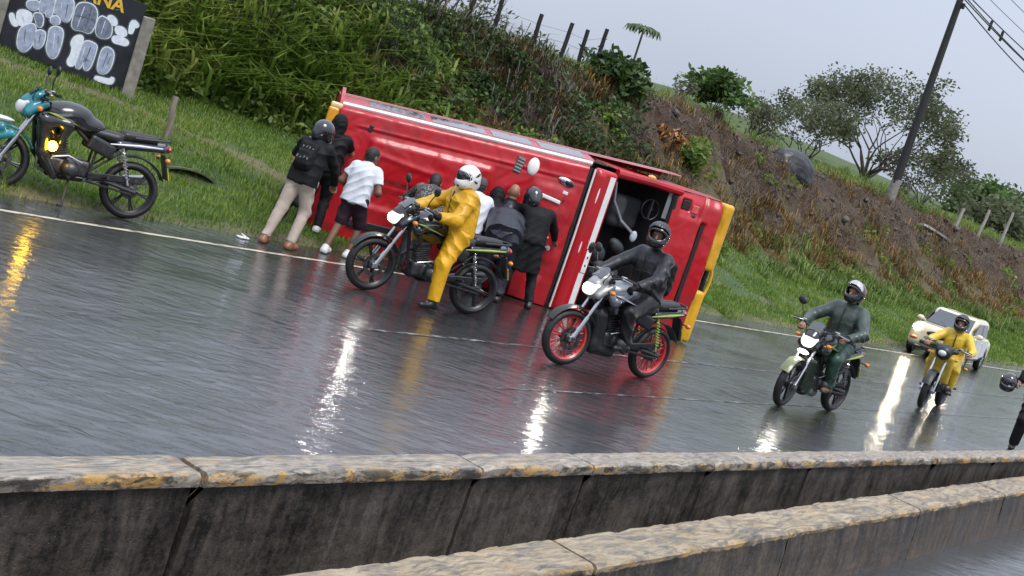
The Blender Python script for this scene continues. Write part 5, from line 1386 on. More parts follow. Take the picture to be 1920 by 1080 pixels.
    for sy in (-1, 1):
        MB().lathe([(0.0, 0.012), (0.05, 0.012), (0.062, 0.0), (0.062, -0.02)], (0, 0, 0), 'Y', 20).obj('crankcase_cover', g('case', CASE), t).matrix_local = Matrix.Translation((0.0, sy*0.16, 0.37)) @ Matrix.Rotation(0 if sy > 0 else math.pi, 4, 'Z')
    MB().tube([(0.0, 0.175, 0.37), (0.0, 0.18, 0.37)], 0.02, 12).obj('bolt_cap', BLKP, t)
    ex = MB().tube([(0.22, -0.03, 0.58), (0.30, -0.06, 0.48), (0.27, -0.11, 0.30), (0.1, -0.15, 0.25), (-0.2, -0.165, 0.27), (-0.38, -0.17, 0.32)], 0.02, 8)
    ex.tube([(-0.36, -0.175, 0.31), (-0.42, -0.175, 0.325), (-0.86, -0.185, 0.43), (-0.90, -0.185, 0.44)], [0.03, 0.05, 0.055, 0.03], 12)
    ex.obj('exhaust', g('exhaust', ENG), t)
    frm = MB().tube([(0.37, 0, 0.86), (0.27, 0, 0.50), (0.20, 0, 0.30), (0.05, 0, 0.25), (-0.18, 0, 0.28)], 0.018, 8)
    for sy in (-1, 1):
        frm.tube([(0.36, 0, 0.90), (0.05, sy*0.06, 0.80), (-0.22, sy*0.08, 0.62), (-0.2, sy*0.09, 0.30)], 0.016, 8)
        frm.tube([(-0.15, sy*0.08, 0.70), (-0.55, sy*0.10, 0.73), (-0.85, sy*0.06, 0.78)], 0.013, 8)
        frm.tube([(-0.2, sy*0.09, 0.40), (-0.52, sy*0.10, 0.72)], 0.012, 8)
    frm.obj('frame', BLKP, t)
    sw = MB()
    for sy in (-1, 1): sw.tube([(-0.18, sy*0.09, 0.36), (XR, sy*0.10, 0.30), (XR-0.04, sy*0.10, 0.30)], 0.022, 8)
    sw.box((-0.42, 0.115, 0.385), (0.24, 0.012, 0.035), Euler((0, 0.14, 0)).to_matrix(), 0.008)
    sw.box((-0.42, 0.115, 0.28), (0.24, 0.01, 0.012), Euler((0, -0.05, 0)).to_matrix(), 0.004)
    sw.obj('swingarm', g('swing', BLKP), t)
    for sy in (-1, 1):
        sh = MB().tube([(-0.46, sy*0.125, 0.71), (-0.60, sy*0.125, 0.35)], 0.012, 8)
        pts = []
        for k in range(61):
            u = k/60; a = 2*math.pi*9*u; c = Vector((-0.475, sy*0.125, 0.67)).lerp(Vector((-0.585, sy*0.125, 0.40)), u)
            pts.append(c+Vector((math.cos(a)*0.024, math.sin(a)*0.024, 0)))
        sh.tube(pts, 0.006, 5)
        sh.obj('shock_absorber', g('shock', FORKM), t)
    for sy in (-1, 1):
        MB().tube([(0.02, sy*0.10, 0.30), (0.02, sy*0.26, 0.30)], [0.012, 0.017], 8).obj('foot_peg', BLK, t)
        MB().tube([(-0.34, sy*0.11, 0.36), (-0.36, sy*0.24, 0.39)], [0.012, 0.015], 8).obj('foot_peg', BLK, t)
    for sy in (-1, 1):      # control cables from the levers down past the head lamp
        front(MB().tube([(0.37, sy*0.22, 1.04), (0.47, sy*0.16, 1.07), (0.50, sy*0.10, 0.96), (0.42, sy*0.07, 0.80)], 0.0055, 5).obj('control_cable', BLKP, t))
    MB().tube([(0.20, 0.14, 0.45), (0.05, 0.16, 0.50), (-0.10, 0.14, 0.46)], 0.008, 5).obj('gear_linkage', SILV, t)
    MB().tube([(0.19, 0.10, 0.62), (0.24, 0.11, 0.70), (0.22, 0.08, 0.80)], 0.009, 5).obj('hose', BLKP, t)
    if g('indicator') == 'on':
        ib = MB().tube([(0.24, 0.12, 0.58), (0.24, 0.23, 0.56)], 0.012, 8).obj('fog_lamp', BLKP, t)
        MB().ell((0.25, 0.27, 0.56), (0.05, 0.045, 0.05), None, 16, 10).obj('fog_lens', AMBON, ib)
    if g('engine_guard'):
        for sy in (-1, 1): MB().tube([(0.28, 0, 0.55), (0.36, sy*0.2, 0.54), (0.34, sy*0.25, 0.42), (0.24, sy*0.14, 0.28)], 0.013, 8).obj('crash_bar', g('engine_guard'), t)
    if g('fairing'):
        for sy in (-1, 1):
            s = SDF((-0.15, -0.3, 0.2), (0.55, 0.3, 0.95), 0.013)
            s.cone((0.36, sy*0.15, 0.80), (0.14, sy*0.165, 0.80), 0.07, 0.05, 0.04).cone((0.34, sy*0.16, 0.76), (0.30, sy*0.16, 0.48), 0.07, 0.05, 0.05).cone((0.30, sy*0.15, 0.46), (0.14, sy*0.14, 0.27), 0.055, 0.04, 0.05).cone((0.12, sy*0.165, 0.79), (0.16, sy*0.165, 0.60), 0.06, 0.03, 0.05)
            s.obj('side_fairing', g('fairing'), t)
    if g('belly'):
        s = SDF((-0.1, -0.2, 0.15), (0.5, 0.2, 0.7), 0.016)
        s.cone((0.30, 0, 0.60), (0.26, 0, 0.30), 0.11, 0.10, 0.05); s.cone((0.26, 0, 0.28), (0.0, 0, 0.24), 0.10, 0.08, 0.06)
        s.obj('belly_pan', g('belly'), t)
    if g('stand'):
        MB().tube([(-0.02, 0.10, 0.27), (0.03, 0.30, 0.012), (0.07, 0.31, 0.010)], [0.012, 0.012, 0.016], 8).obj('side_stand', BLKP, t)
    return t
def head(a, b_): return math.atan2(a[1]-b_[1], a[0]-b_[0])
def place(fx, fy, rx, ry):
    return ((fx+rx)/2, (fy+ry)/2, 0.0), math.atan2(fy-ry, fx-rx)
YB, YH = place(11.35, 10.27, 12.60, 9.79)
motorcycle('black motorcycle with lime tank decals under the stopped rider in yellow, headlight on', YB, YH, dict(decal=LIME, tailstripe=LIME, lamp='on', mirrors=(-1, 1), case=CASE), steer=0.06)
BB_, BH = place(12.26, 8.0, 13.56, 7.76)
motorcycle('black and grey motorcycle with red wheels ridden past the minibus windscreen', BB_, BH, dict(rim=REDW, spokes=10, shroud=GREYP, tank=GREYP, decal=WDEC, cowl=mat('silver_cowl', (0.3, 0.3, 0.29), 0.3, 0.3, coat=0.3), lamp='on', mirrors=(-1,), belly=BLKP, tailstripe=LIME, shock=LIME), lean=-0.03, steer=-0.16)
GB, GH = place(15.98, 6.99, 17.26, 6.93)
motorcycle('dark green and lime motorcycle with bright headlight under the green suited rider', GB, GH, dict(shroud=mat('dark_green_paint', (0.018, 0.028, 0.018), 0.2, coat=0.5), decal=LIME, fender=mat('olive_mudguard', (0.14, 0.16, 0.07), 0.3, coat=0.3), lamp='on', lamp2=True, mirrors=(-1,), belly=mat('dark_green_paint', (0.02, 0.03, 0.02)), tailstripe=LIME, case=CASE), steer=0.12)
FB, FH = place(22.1, 7.33, 23.36, 7.50)
motorcycle('small black and yellow moped in front of the cream car, headlight off', FB, FH, dict(kind='moped', lamp='off', tank=YELP, cowl=BLKP, fender=BLKP, mirrors=(), tail=YELP, side=YELP, rim=BLKW), steer=0.05)
KB, KH = place(7.93, 12.60, 9.16, 12.13)
motorcycle('parked teal and black motorcycle with glowing amber indicator on the road shoulder', KB, KH, dict(cowl=TEAL, fender=TEAL, fender_side=True, lamp='off', tank=BLKS, decal=LIME, shroud=BLKS, stand=True, fairing=BLKS, indicator='on', mirrors=(-1, 1), case=mat('pale_case', (0.45, 0.36, 0.32), 0.45, 0.4), tail=mat('purple_black', (0.03, 0.028, 0.05), 0.15, coat=0.7), tailstripe=WDEC, rail=BLKP, exhaust=SILV, shock=SILV), group='motorcycles parked at the roadside', lean=0.06, steer=-0.1)
EB, EH = place(25.6, 6.05, 26.9, 6.1)
motorcycle('motorcycle with lit headlight just beyond the right picture edge behind the standing person', EB, EH, dict(lamp='on', decal=LIME))

# ================================================================== THE CREAM HATCHBACK
CARP = mat('car_cream', (0.68, 0.61, 0.42), 0.25, var=0.05, vs=2, coat=0.6)
CARW = mat('car_white_door', (0.68, 0.68, 0.66), 0.25, var=0.05, vs=2, coat=0.6)
def hatchback(label, loc, rz, sc):
    t = thing('car', label, 'car', loc, rz); t.scale = (sc, sc, sc)
    s = SDF((-2.0, -0.9, 0.1), (2.0, 0.9, 1.6), 0.035)
    s.box((0, 0, 0.58), (1.90, 0.80, 0.36), None, 0.22, 0.0)
    s.box((1.05, 0, 0.70), (0.78, 0.74, 0.22), Euler((0, 0.13, 0)).to_matrix(), 0.15, 0.08)
    s.cone((0.10, 0.45, 1.27), (-1.25, 0.45, 1.27), 0.17, 0.16, 0.05).cone((0.10, -0.45, 1.27), (-1.25, -0.45, 1.27), 0.17, 0.16, 0.05)
    s.box((-0.55, 0, 1.14), (0.92, 0.66, 0.30), None, 0.2, 0.08)
    s.box((0.62, 0, 1.05), (0.55, 0.60, 0.08), Euler((0, 0.55, 0)).to_matrix(), 0.06, 0.12)
    for x in (1.24, -1.22):
        for sy in (-1, 1): s.cone((x, sy*0.95, 0.31), (x, sy*0.62, 0.31), 0.36, 0.36, 0.02, '-')
    s.obj('body', CARP, t)
    def panel(nm, pts, mt, th=0.02):
        pts = [Vector(p) for p in pts]; n = (pts[1]-pts[0]).cross(pts[2]-pts[0]).normalized()
        mb = MB(); k = len(pts)
        mb.add(pts+[p-n*th for p in pts], [tuple(range(k)), tuple(range(2*k-1, k-1, -1))]+[(i, (i+1) % k, k+(i+1) % k, k+i) for i in range(k)])
        return mb.obj(nm, mt, t, bevel=0.006)
    panel('windscreen', [(1.03, -0.60, 0.985), (1.03, 0.60, 0.985), (0.30, 0.52, 1.40), (0.30, -0.52, 1.40)], GLS)
    panel('rear_window', [(-1.49, 0.52, 1.08), (-1.49, -0.52, 1.08), (-1.44, -0.48, 1.34), (-1.44, 0.48, 1.34)], GLS)
    for sy in (-1, 1):
        for x0, x1, x2, x3 in ((0.72, -0.30, -0.30, 0.20), (-0.38, -1.10, -0.98, -0.38)):
            p = [(x0, sy*0.700, 1.0), (x1, sy*0.700, 1.0), (x2, sy*0.655, 1.33), (x3, sy*0.655, 1.33)]
            panel('side_window', p if sy < 0 else p[::-1], GLS)
        p = [(0.78, sy*0.812, 0.36), (-0.34, sy*0.812, 0.36), (-0.34, sy*0.805, 0.90), (0.78, sy*0.805, 0.90)]
        d_ = panel('door', p if sy < 0 else p[::-1], CARW, 0.015)
        MB().box((-0.2, sy*0.82, 0.82), (0.08, 0.015, 0.018), None, 0.006).obj('handle', CARW, d_)
        MB().prism([(0.55, 0.5), (-0.25, 0.5), (-0.25, 0.56), (0.55, 0.62)], (0, sy*0.815, 0), (1, 0, 0), (0, 0, 1), (0, sy*0.004, 0)).obj('door_stripe', YEL, d_)
        MB().prism([(0.5, 0.66), (-0.2, 0.66), (-0.2, 0.72), (0.5, 0.76)], (0, sy*0.814, 0), (1, 0, 0), (0, 0, 1), (0, sy*0.004, 0)).obj('door_marking', mat('grey_marking', (0.3, 0.31, 0.33), 0.4, var=0.5, vs=14), d_)
        p = [(-0.38, sy*0.812, 0.40), (-0.95, sy*0.812, 0.44), (-1.15, sy*0.805, 0.90), (-0.38, sy*0.805, 0.90)]
        panel('rear_door', p if sy < 0 else p[::-1], CARW, 0.015)
        mb = MB().ell((0.72, sy*0.86, 1.0), (0.07, 0.11, 0.075), None, 14, 8).tube([(0.72, sy*0.70, 0.97), (0.72, sy*0.82, 0.98)], 0.03, 6)
        mb.obj('door_mirror', CARP, t)
        MB().ell((1.82, sy*0.58, 0.755), (0.105, 0.15, 0.10), Euler((0, -0.4, 0)).to_matrix(), 18, 10).obj('headlight', emit('car_headlight_on', (1.0, 0.86, 0.60), 120.0), t)
        MB().ell((1.87, sy*0.60, 0.47), (0.06, 0.13, 0.06), None, 14, 8).obj('fog_lamp', mat('fog_lamp_amber', (0.4, 0.13, 0.03), 0.2), t)
        for x in (1.24, -1.22):
            wh = bpy.data.objects.new('wheel', None); link(wh, t); wh.location = (x, sy*0.72, 0.30)
            MB().lathe([(0.20, -0.08), (0.28, -0.09), (0.30, -0.05), (0.30, 0.05), (0.28, 0.09), (0.20, 0.08)], (0, 0, 0), 'Y', 28, closed=True).obj('tyre', TYRE, wh)
            rm = MB().lathe([(0.205, -0.07), (0.205, 0.07), (0.19, 0.05), (0.19, -0.05)], (0, 0, 0), 'Y', 28, closed=True)
            for k in range(7):
                a = 2*math.pi*k/7
                rm.tube([(0.03*math.cos(a), sy*0.06, 0.03*math.sin(a)), (0.195*math.cos(a), sy*0.055, 0.195*math.sin(a))], 0.022, 6)
            rm.lathe([(0.05, -0.06), (0.05, 0.07)], (0, 0, 0), 'Y', 12)
            rm.obj('rim', SILV, wh)
    s = SDF((1.6, -0.5, 0.55), (2.0, 0.5, 0.9), 0.02); s.ell((1.87, 0, 0.70), (0.07, 0.34, 0.095), None, 0); s.obj('grille', BLKG, t)
    MB().ell((1.94, 0, 0.715), (0.02, 0.055, 0.045), None, 14, 8).obj('badge', CHR, t)
    MB().box((1.935, 0, 0.42), (0.03, 0.40, 0.06), None, 0.025).obj('lower_grille', BLKP, t)
    MB().box((1.90, 0, 0.255), (0.03, 0.68, 0.045), None, 0.02).obj('skirt', BLKP, t)
    MB().box((1.92, 0, 0.545), (0.006, 0.17, 0.05), None, 0.003).obj('number_plate', PLATE, t)
    MB().tube([(1.02, -0.05, 0.99), (0.72, -0.42, 1.15)], 0.008, 5).tube([(1.02, 0.4, 0.99), (0.75, 0.08, 1.14)], 0.008, 5).obj('wiper', BLKP, t)
    return t
hatchback('cream hatchback with lit headlights driving on the far shoulder behind the moped rider', (34.75, 11.42, 0.0), math.radians(180+7), 0.9)
# ================================================================== PEOPLE
SKIN = mat('skin_brown', (0.30, 0.155, 0.095), 0.5, var=0.12, vs=12)
SKIN_D = mat('skin_dark_brown', (0.17, 0.085, 0.055), 0.5, var=0.12, vs=12)
HAIR = mat('black_hair', (0.012, 0.010, 0.009), 0.55, var=0.4, vs=40, bump=0.5, bs=120)
LEATH = mat('black_jacket', (0.0065, 0.0068, 0.008), 0.68, var=0.35, vs=10, bump=0.8, bs=20)
RAINB = mat('black_rain_suit', (0.009, 0.0095, 0.012), 0.46, var=0.4, vs=7, bump=0.9, bs=17, coat=0.08)
NAVYR = mat('navy_rain_jacket', (0.010, 0.012, 0.021), 0.42, var=0.4, vs=7, bump=0.9, bs=17, coat=0.1)
RAING = mat('green_rain_jacket', (0.035, 0.052, 0.042), 0.36, var=0.22, vs=6, bump=0.9, bs=17, coat=0.15)
RAINGD = mat('green_rain_trousers', (0.018, 0.05, 0.034), 0.36, var=0.25, vs=6, bump=0.9, bs=17, coat=0.15)
YELS = mat('yellow_rain_suit', (0.58, 0.31, 0.008), 0.42, var=0.14, vs=5, bump=0.9, bs=17, coat=0.1)
YELS2 = mat('yellow_rain_suit_far', (0.66, 0.45, 0.04), 0.42, var=0.14, vs=5, bump=0.9, bs=17, coat=0.1)
WTEE = mat('white_tee', (0.62, 0.64, 0.70), 0.8, var=0.06, vs=8, bump=0.7, bs=18)
BEIGE = mat('beige_trousers', (0.42, 0.35, 0.30), 0.8, var=0.14, vs=8, bump=0.2, bs=60)
PLUM = mat('plum_shorts', (0.03, 0.014, 0.022), 0.7, var=0.3, vs=9)
DKTR = mat('black_trousers', (0.014, 0.014, 0.017), 0.6, var=0.3, vs=9)
BROWNSH = mat('tan_shoe', (0.24, 0.10, 0.05), 0.45, var=0.25, vs=10)
BLKSH = mat('black_shoe', (0.012, 0.012, 0.012), 0.4, var=0.3, vs=10)
WSH = mat('white_shoe', (0.6, 0.6, 0.6), 0.5, var=0.15, vs=12)
HELB = mat('black_helmet_shell', (0.012, 0.013, 0.016), 0.14, var=0.3, vs=6, coat=0.8)
HELW = mat('white_helmet_shell', (0.68, 0.68, 0.68), 0.18, var=0.08, vs=6, coat=0.6)
VIS = mat('dark_visor', (0.014, 0.014, 0.018), 0.06, var=0.3, vs=3, coat=0.8, rvar=0.02)
for _m, _s in ((LEATH, 0.22), (DKTR, 0.2), (PLUM, 0.2), (RAINB, 0.4), (NAVYR, 0.42), (WTEE, 0.2), (BEIGE, 0.2), (YELS, 0.35), (YELS2, 0.35)):
    _m.node_tree.nodes['Principled BSDF'].inputs['Specular IOR Level'].default_value = _s
def patmat():
    mt, nt, b = base('patterned_knit'); L = nt.links.new
    v = nt.nodes.new('ShaderNodeTexVoronoi'); v.inputs['Scale'].default_value = 42.0
    t = nt.nodes.new('ShaderNodeTexCoord'); L(t.outputs['Object'], v.inputs['Vector'])
    r = ramp(nt, [(0.25, (0.24, 0.23, 0.21)), (0.5, (0.03, 0.03, 0.03))]); L(v.outputs['Distance'], r.inputs[0]); L(r.outputs[0], b.inputs['Base Color'])
    b.inputs['Roughness'].default_value = 0.8
    return mt
PAT = patmat()
def vv_(p): return np.array(p, float)
def unit(v): v = vv_(v); return v/(np.linalg.norm(v)+1e-9)
def folds(amp=0.006, fr=26.0, seed=0.0):
    """creases: sharp ridges running round and slantwise, deeper in places"""
    def f(V):
        x, y, z = V[:, 0], V[:, 1], V[:, 2]
        w1 = fr*(z+0.55*x*math.cos(seed)+0.45*y)+2.2*np.sin(7*y+seed)+1.6*np.sin(9*x-seed)
        w2 = fr*0.8*(0.6*z-0.8*x+0.5*y*math.sin(seed))+1.8*np.sin(8*z+2*seed)
        m1 = 0.5+0.5*np.sin(5.0*z+4*x-3*y+seed*1.3); m2 = 0.5+0.5*np.sin(4.2*z-5*y+2*x+seed*2.1)
        d = amp*(m1*(1-2.2*np.abs(np.sin(w1))**0.7)+m2*0.8*(1-2.2*np.abs(np.sin(w2))**0.7))
        c = V.mean(0)
        r = V-np.stack([np.full_like(z, c[0]), np.full_like(z, c[1]), z], 1)
        r = r/(np.linalg.norm(r, axis=1)[:, None]+1e-6)
        return V+r*d[:, None]
    return f
def hand(s, w, d, down, sz=1.0, curl=1.0, side=1):
    """palm, four unequal bent fingers and a thumb from the side of the palm"""
    d = unit(d); down = vv_(down); down = unit(down-d*np.dot(d, down)); sd = np.cross(d, down)
    w = vv_(w)
    k0 = w+d*0.085*sz
    s.cone(w, w+d*0.02, 0.027, 0.03, 0.02)
    for o in (-0.022, 0.0, 0.022): s.cone(w+d*0.02+sd*o*0.8, k0+sd*o, 0.016, 0.016, 0.018)
    for i, (o, ln) in enumerate(((-0.031, 0.85), (-0.0105, 1.0), (0.0105, 1.05), (0.031, 0.8))):
        a = k0+sd*o*1.05
        b_ = a+(d*0.042*(1-0.35*curl)+down*0.024*curl)*ln
        c = b_+(d*0.032*(1-1.35*curl)+down*0.03*curl)*ln
        s.cone(a, b_, 0.0105, 0.0098, 0.006); s.cone(b_, c, 0.0098, 0.009, 0.004)
    a = w+d*0.022-sd*0.028*side
    b_ = a+d*0.032-sd*0.020*side+down*0.018*curl; c = b_+d*0.026+down*0.02*curl+sd*0.006*side
    s.cone(a, b_, 0.0125, 0.011, 0.012); s.cone(b_, c, 0.011, 0.0095, 0.005)

def rot_to(fwd, up=(0, 0, 1)):
    f = unit(fwd); u = vv_(up); l = unit(np.cross(u, f)); u2 = np.cross(f, l)
    return Matrix(((f[0], l[0], u2[0]), (f[1], l[1], u2[1]), (f[2], l[2], u2[2])))

def person(label, loc, heading, J, top, bottom, shoe=BLKSH, skin=SKIN, headgear=('hair',), gloves=None, sleeves='long', legs='long', bulk=1.0, h=0.0125, group=None, seed=1.0, hem=0.04, collar=True, face=(1, 0, 0), curl=1.0, gdown=(0, 0, -1), coat=0.0, names=('jacket', 'trousers'), shoeh=True):
    """J: joints in the person's own frame, x forward"""
    t = thing('person', label, 'person', loc, heading, group)
    J = {k: vv_(v) for k, v in J.items()}
    allp = np.stack(list(J.values())); lo = allp.min(0)-0.22; hi = allp.max(0)+0.28
    up = unit(J['neck']-J['pel'])
    shv = unit(J['shL']-J['shR']); hv = unit(J['hipL']-J['hipR'])
    # ---- the body: one continuous skin surface
    s = SDF(lo, hi, h*0.82)
    for k_, v_ in (('pel', hv), ('chest', shv)): pass
    for o in (-0.055, 0.055): s.cone(J['pel']+hv*o, J['chest']+shv*o, 0.095, 0.115, 0.05)
    s.cone(J['shL']-shv*0.03, J['shR']+shv*0.03, 0.055, 0.055, 0.06)
    s.cone(J['chest'], J['neck'], 0.08, 0.055, 0.06); s.cone(J['neck'], J['head']-up*0.02, 0.052, 0.055, 0.03)
    Rh = rot_to(face); Hd = J['head']
    hp = lambda p: Hd+np.array(Rh) @ vv_(p)
    s.ell(Hd+np.array(Rh) @ vv_((-0.005, 0, 0.025)), (0.095, 0.075, 0.102), Rh, 0.02)
    s.ell(hp((0.03, 0, -0.055)), (0.058, 0.055, 0.062), Rh, 0.03)                # jaw
    s.cone(hp((0.085, 0, 0.015)), hp((0.108, 0, -0.022)), 0.011, 0.016, 0.012)  # nose
    s.cone(hp((0.078, 0.03, -0.062)), hp((0.078, -0.03, -0.062)), 0.010, 0.010, 0.01) # lips
    s.cone(hp((0.084, 0.045, 0.035)), hp((0.084, -0.045, 0.035)), 0.010, 0.010, 0.012) # brow
    for sy in (-1, 1):
        s.ell(hp((0.09, sy*0.033, 0.012)), (0.014, 0.016, 0.010), Rh, 0.008, '-')
        s.ell(hp((-0.005, sy*0.078, -0.005)), (0.025, 0.012, 0.036), Rh, 0.008)
    for a in 'LR':
        s.cone(J['sh'+a], J['el'+a], 0.05, 0.041, 0.03); s.cone(J['el'+a], J['wr'+a], 0.041, 0.027, 0.02)
        hand(s, J['wr'+a], J['wr'+a]-J['el'+a], J.get('gd'+a, gdown), 1.0, curl, 1 if a == 'L' else -1)
        s.cone(J['hip'+a], J['kn'+a], 0.082, 0.056, 0.04); s.cone(J['kn'+a], J['an'+a], 0.054, 0.036, 0.03)
        s.cone(J['an'+a]-np.array([0, 0, 0.03]), J['toe'+a], 0.037, 0.028, 0.02)
    body = s.obj('body', skin, t)
    for sy in (-1, 1):
        if headgear[0] in ('open', 'hair', 'cap', 'hood') or headgear[0] == 'visor_up':
            e = MB().ell(hp((0.083, sy*0.033, 0.012)), 0.0095, None, 8, 6).obj('eye', mat('eye_white', (0.2, 0.19, 0.18), 0.2), t)
            MB().ell(hp((0.0915, sy*0.033, 0.012)), 0.005, None, 6, 4).obj('iris', mat('eye_dark', (0.02, 0.012, 0.01), 0.15), e)
    # ---- upper garment
    b_ = bulk
    s = SDF(lo-0.05, hi+0.02, h)
    wl = J['pel']-up*hem
    for o in (-0.06, 0.06): s.cone(J['chest']+shv*o, wl+hv*o*1.15, 0.136*b_, 0.132*b_, 0.06, cap=0.0)
    s.cone(J['shL']-shv*0.03, J['shR']+shv*0.03, 0.070*b_, 0.070*b_, 0.07)
    s.cone(J['chest'], J['neck']-up*0.01, 0.105*b_, 0.068, 0.06)
    for a in 'LR':
        if sleeves == 'long':
            s.cone(J['sh'+a], J['el'+a], 0.068*b_, 0.060*b_, 0.035); e = J['el'+a]+(J['wr'+a]-J['el'+a])*0.98
            s.cone(J['el'+a], e, 0.060*b_, 0.045*b_, 0.025, cap=0.004)
        else:
            e = J['sh'+a]+(J['el'+a]-J['sh'+a])*0.62
            s.cone(J['sh'+a], e, 0.068*b_, 0.070*b_, 0.035, cap=0.002)
    if coat:
        for o in (-0.07, 0.07): s.cone(J['pel']+hv*o, J['pel']+hv*o*1.5-np.array([0, 0, coat]), 0.13*b_, 0.15*b_, 0.05, cap=0.0)
    if collar: s.cone(J['neck']-up*0.03, J['neck']+up*0.035, 0.074, 0.066, 0.02, cap=0.0)
    jk = s.obj(names[0], top, t, fold=folds(0.0085*b_*(0.6 if coat else 1), 21, seed))
    if sleeves == 'long' and names[0] in ('jacket', 'rain_jacket'):      # zip down the front, cuffs
        q0 = J['neck']-up*0.02; fwd = unit(np.cross(shv, up))
        pts = [tuple(q0*(1-u)+wl*u+fwd*(0.075+0.075*b_*math.sin(math.pi*min(1, 0.25+u*0.6)))) for u in np.linspace(0, 1, 9)]
        MB().tube(pts, 0.009, 6).obj('zip', BLKP, jk)
    # ---- lower garment
    s = SDF(lo-0.03, hi, h)
    s.cone(J['hipL']+hv*0.01, J['hipR']-hv*0.01, 0.106*b_, 0.106*b_, 0.05); s.cone(J['pel'], J['pel']+up*0.04, 0.108*b_, 0.10*b_, 0.06)
    for a in 'LR':
        s.cone(J['hip'+a], J['kn'+a], 0.104*b_, 0.074*b_, 0.045) if legs == 'long' else s.cone(J['hip'+a], J['kn'+a]*1.08-J['hip'+a]*0.08, 0.106*b_, 0.094*b_, 0.045, cap=0.0)
        if legs == 'long': s.cone(J['kn'+a], J['an'+a], 0.074*b_, 0.056*b_, 0.03, cap=0.0)
    s.obj(names[1], bottom, t, fold=folds(0.0075*b_, 19, seed+2))
    # ---- shoes
    for a in 'LR':
        an, toe = J['an'+a], J['toe'+a]
        f = unit(toe-an-np.array([0, 0, (toe-an)[2]])); sole = min(toe[2], an[2]-0.05)-0.035
        s = SDF(np.minimum(an, toe)-0.12, np.maximum(an, toe)+0.12, 0.0095)
        heel = an-f*0.035; heel = np.array([heel[0], heel[1], an[2]-0.055])
        s.cone(an, heel, 0.043, 0.046, 0.02, cap=0.03) if shoeh else None
        s.cone(heel, toe, 0.046, 0.038, 0.03); s.cone(an-np.array([0, 0, 0.02]), (heel+toe)/2, 0.040, 0.036, 0.03)
        if abs(toe[2]-heel[2]) < 0.06: s.below(min(toe[2], heel[2])-0.030)
        s.obj('shoe', shoe, t)
    if gloves is not None:
        for a in 'LR':
            s = SDF(J['wr'+a]-0.18, J['wr'+a]+0.18, 0.0085)
            d = unit(J['wr'+a]-J['el'+a])
            hand(s, J['wr'+a], d, J.get('gd'+a, gdown), 1.04, curl, 1 if a == 'L' else -1); s.cone(J['wr'+a]-d*0.05, J['wr'+a]+d*0.01, 0.044, 0.038, 0.015)
            s.F -= 0.004
            s.obj('glove', gloves, t)
    # ---- head gear
    M = Matrix.Translation(Hd) @ Rh.to_4x4()
    kd = headgear[0]
    if kd in ('full', 'visor_up'):
        shell = headgear[1]
        s = SDF((-0.2, -0.18, -0.2), (0.24, 0.18, 0.2), 0.0095)
        s.ell((-0.005, 0, 0.025), (0.150, 0.128, 0.140), None, 0.0)
        s.ell((0.055, 0, -0.065), (0.105, 0.105, 0.072), None, 0.05)
        s.cone((-0.09, 0, -0.06), (-0.05, 0, -0.10), 0.07, 0.07, 0.06)
        s.ell((0.01, 0, 0.0), (0.112, 0.094, 0.112), None, 0.01, '-')
        s.ell((0.16, 0, 0.025), (0.125, 0.125, 0.048), None, 0.015, '-')
        s.cone((0.0, 0, -0.12), (0.0, 0, -0.22), 0.085, 0.1, 0.01, '-')
        hel = s.obj('helmet', shell, t, M)
        v = SDF((-0.2, -0.18, -0.2), (0.28, 0.18, 0.25), 0.0095)
        if kd == 'full':
            v.ell((-0.002, 0, 0.022), (0.153, 0.129, 0.135), None, 0.0); v.ell((-0.006, 0, 0.022), (0.145, 0.121, 0.128), None, 0.0, '-')
            v.F = np.maximum(v.F, np.abs(v.ax[2]-0.028)[None, None, :]-0.058); v.F = np.maximum(v.F, (0.02-v.ax[0])[:, None, None])
        else:
            R_ = Euler((0, -0.72, 0)).to_matrix()
            v.ell((0.0, 0, 0.04), (0.166, 0.138, 0.150), None, 0.0); v.ell((-0.004, 0, 0.04), (0.157, 0.13, 0.142), None, 0.0, '-')
            n_ = np.array(R_) @ np.array([0, 0, 1.0])
            q = (v.ax[0][:, None, None]*n_[0]+v.ax[2][None, None, :]*n_[2])
            v.F = np.maximum(v.F, np.abs(q-0.055)-0.05); v.F = np.maximum(v.F, (0.03-v.ax[0])[:, None, None])
        v.obj('visor', headgear[2], hel, M)
        MB().box((0.128, 0, -0.085), (0.022, 0.055, 0.02), None, 0.012).obj('chin_vent', BLKP, hel).matrix_local = M
        if len(headgear) > 3:
            d_ = MB(); 
            for sy in (-1, 1):
                sd = SDF((-0.2, -0.18, -0.2), (0.24, 0.18, 0.2), 0.009)
                sd.ell((-0.005, 0, 0.025), (0.1525, 0.1305, 0.1425), None, 0.0)
                m2 = SDF((-0.2, -0.18, -0.2), (0.24, 0.18, 0.2), 0.009)
                m2.ell((-0.07, sy*0.11, 0.07), (0.06, 0.06, 0.02), Euler((0, 0.5, 0)).to_matrix(), 0.0)
                m2.ell((-0.05, sy*0.11, -0.02), (0.045, 0.06, 0.016), Euler((0, -0.4, 0)).to_matrix(), 0.0)
                sd.F = np.maximum(sd.F, m2.F)
                sd.obj('helmet_decal', headgear[3], hel, M)
    elif kd == 'hair':
        s = SDF((-0.18, -0.16, -0.16), (0.18, 0.16, 0.2), 0.0095)
        s.ell((-0.012, 0, 0.038), (0.100, 0.083, 0.102), None, 0.0); s.ell((-0.045, 0, -0.01), (0.062, 0.074, 0.085), None, 0.03)
        s.ell((0.11, 0, -0.02), (0.09, 0.12, 0.09), None, 0.02, '-')
        s.obj('hair', HAIR, t, M, fold=folds(0.003, 90, seed))
    elif kd == 'cap':
        s = SDF((-0.18, -0.16, -0.16), (0.24, 0.16, 0.2), 0.0095)
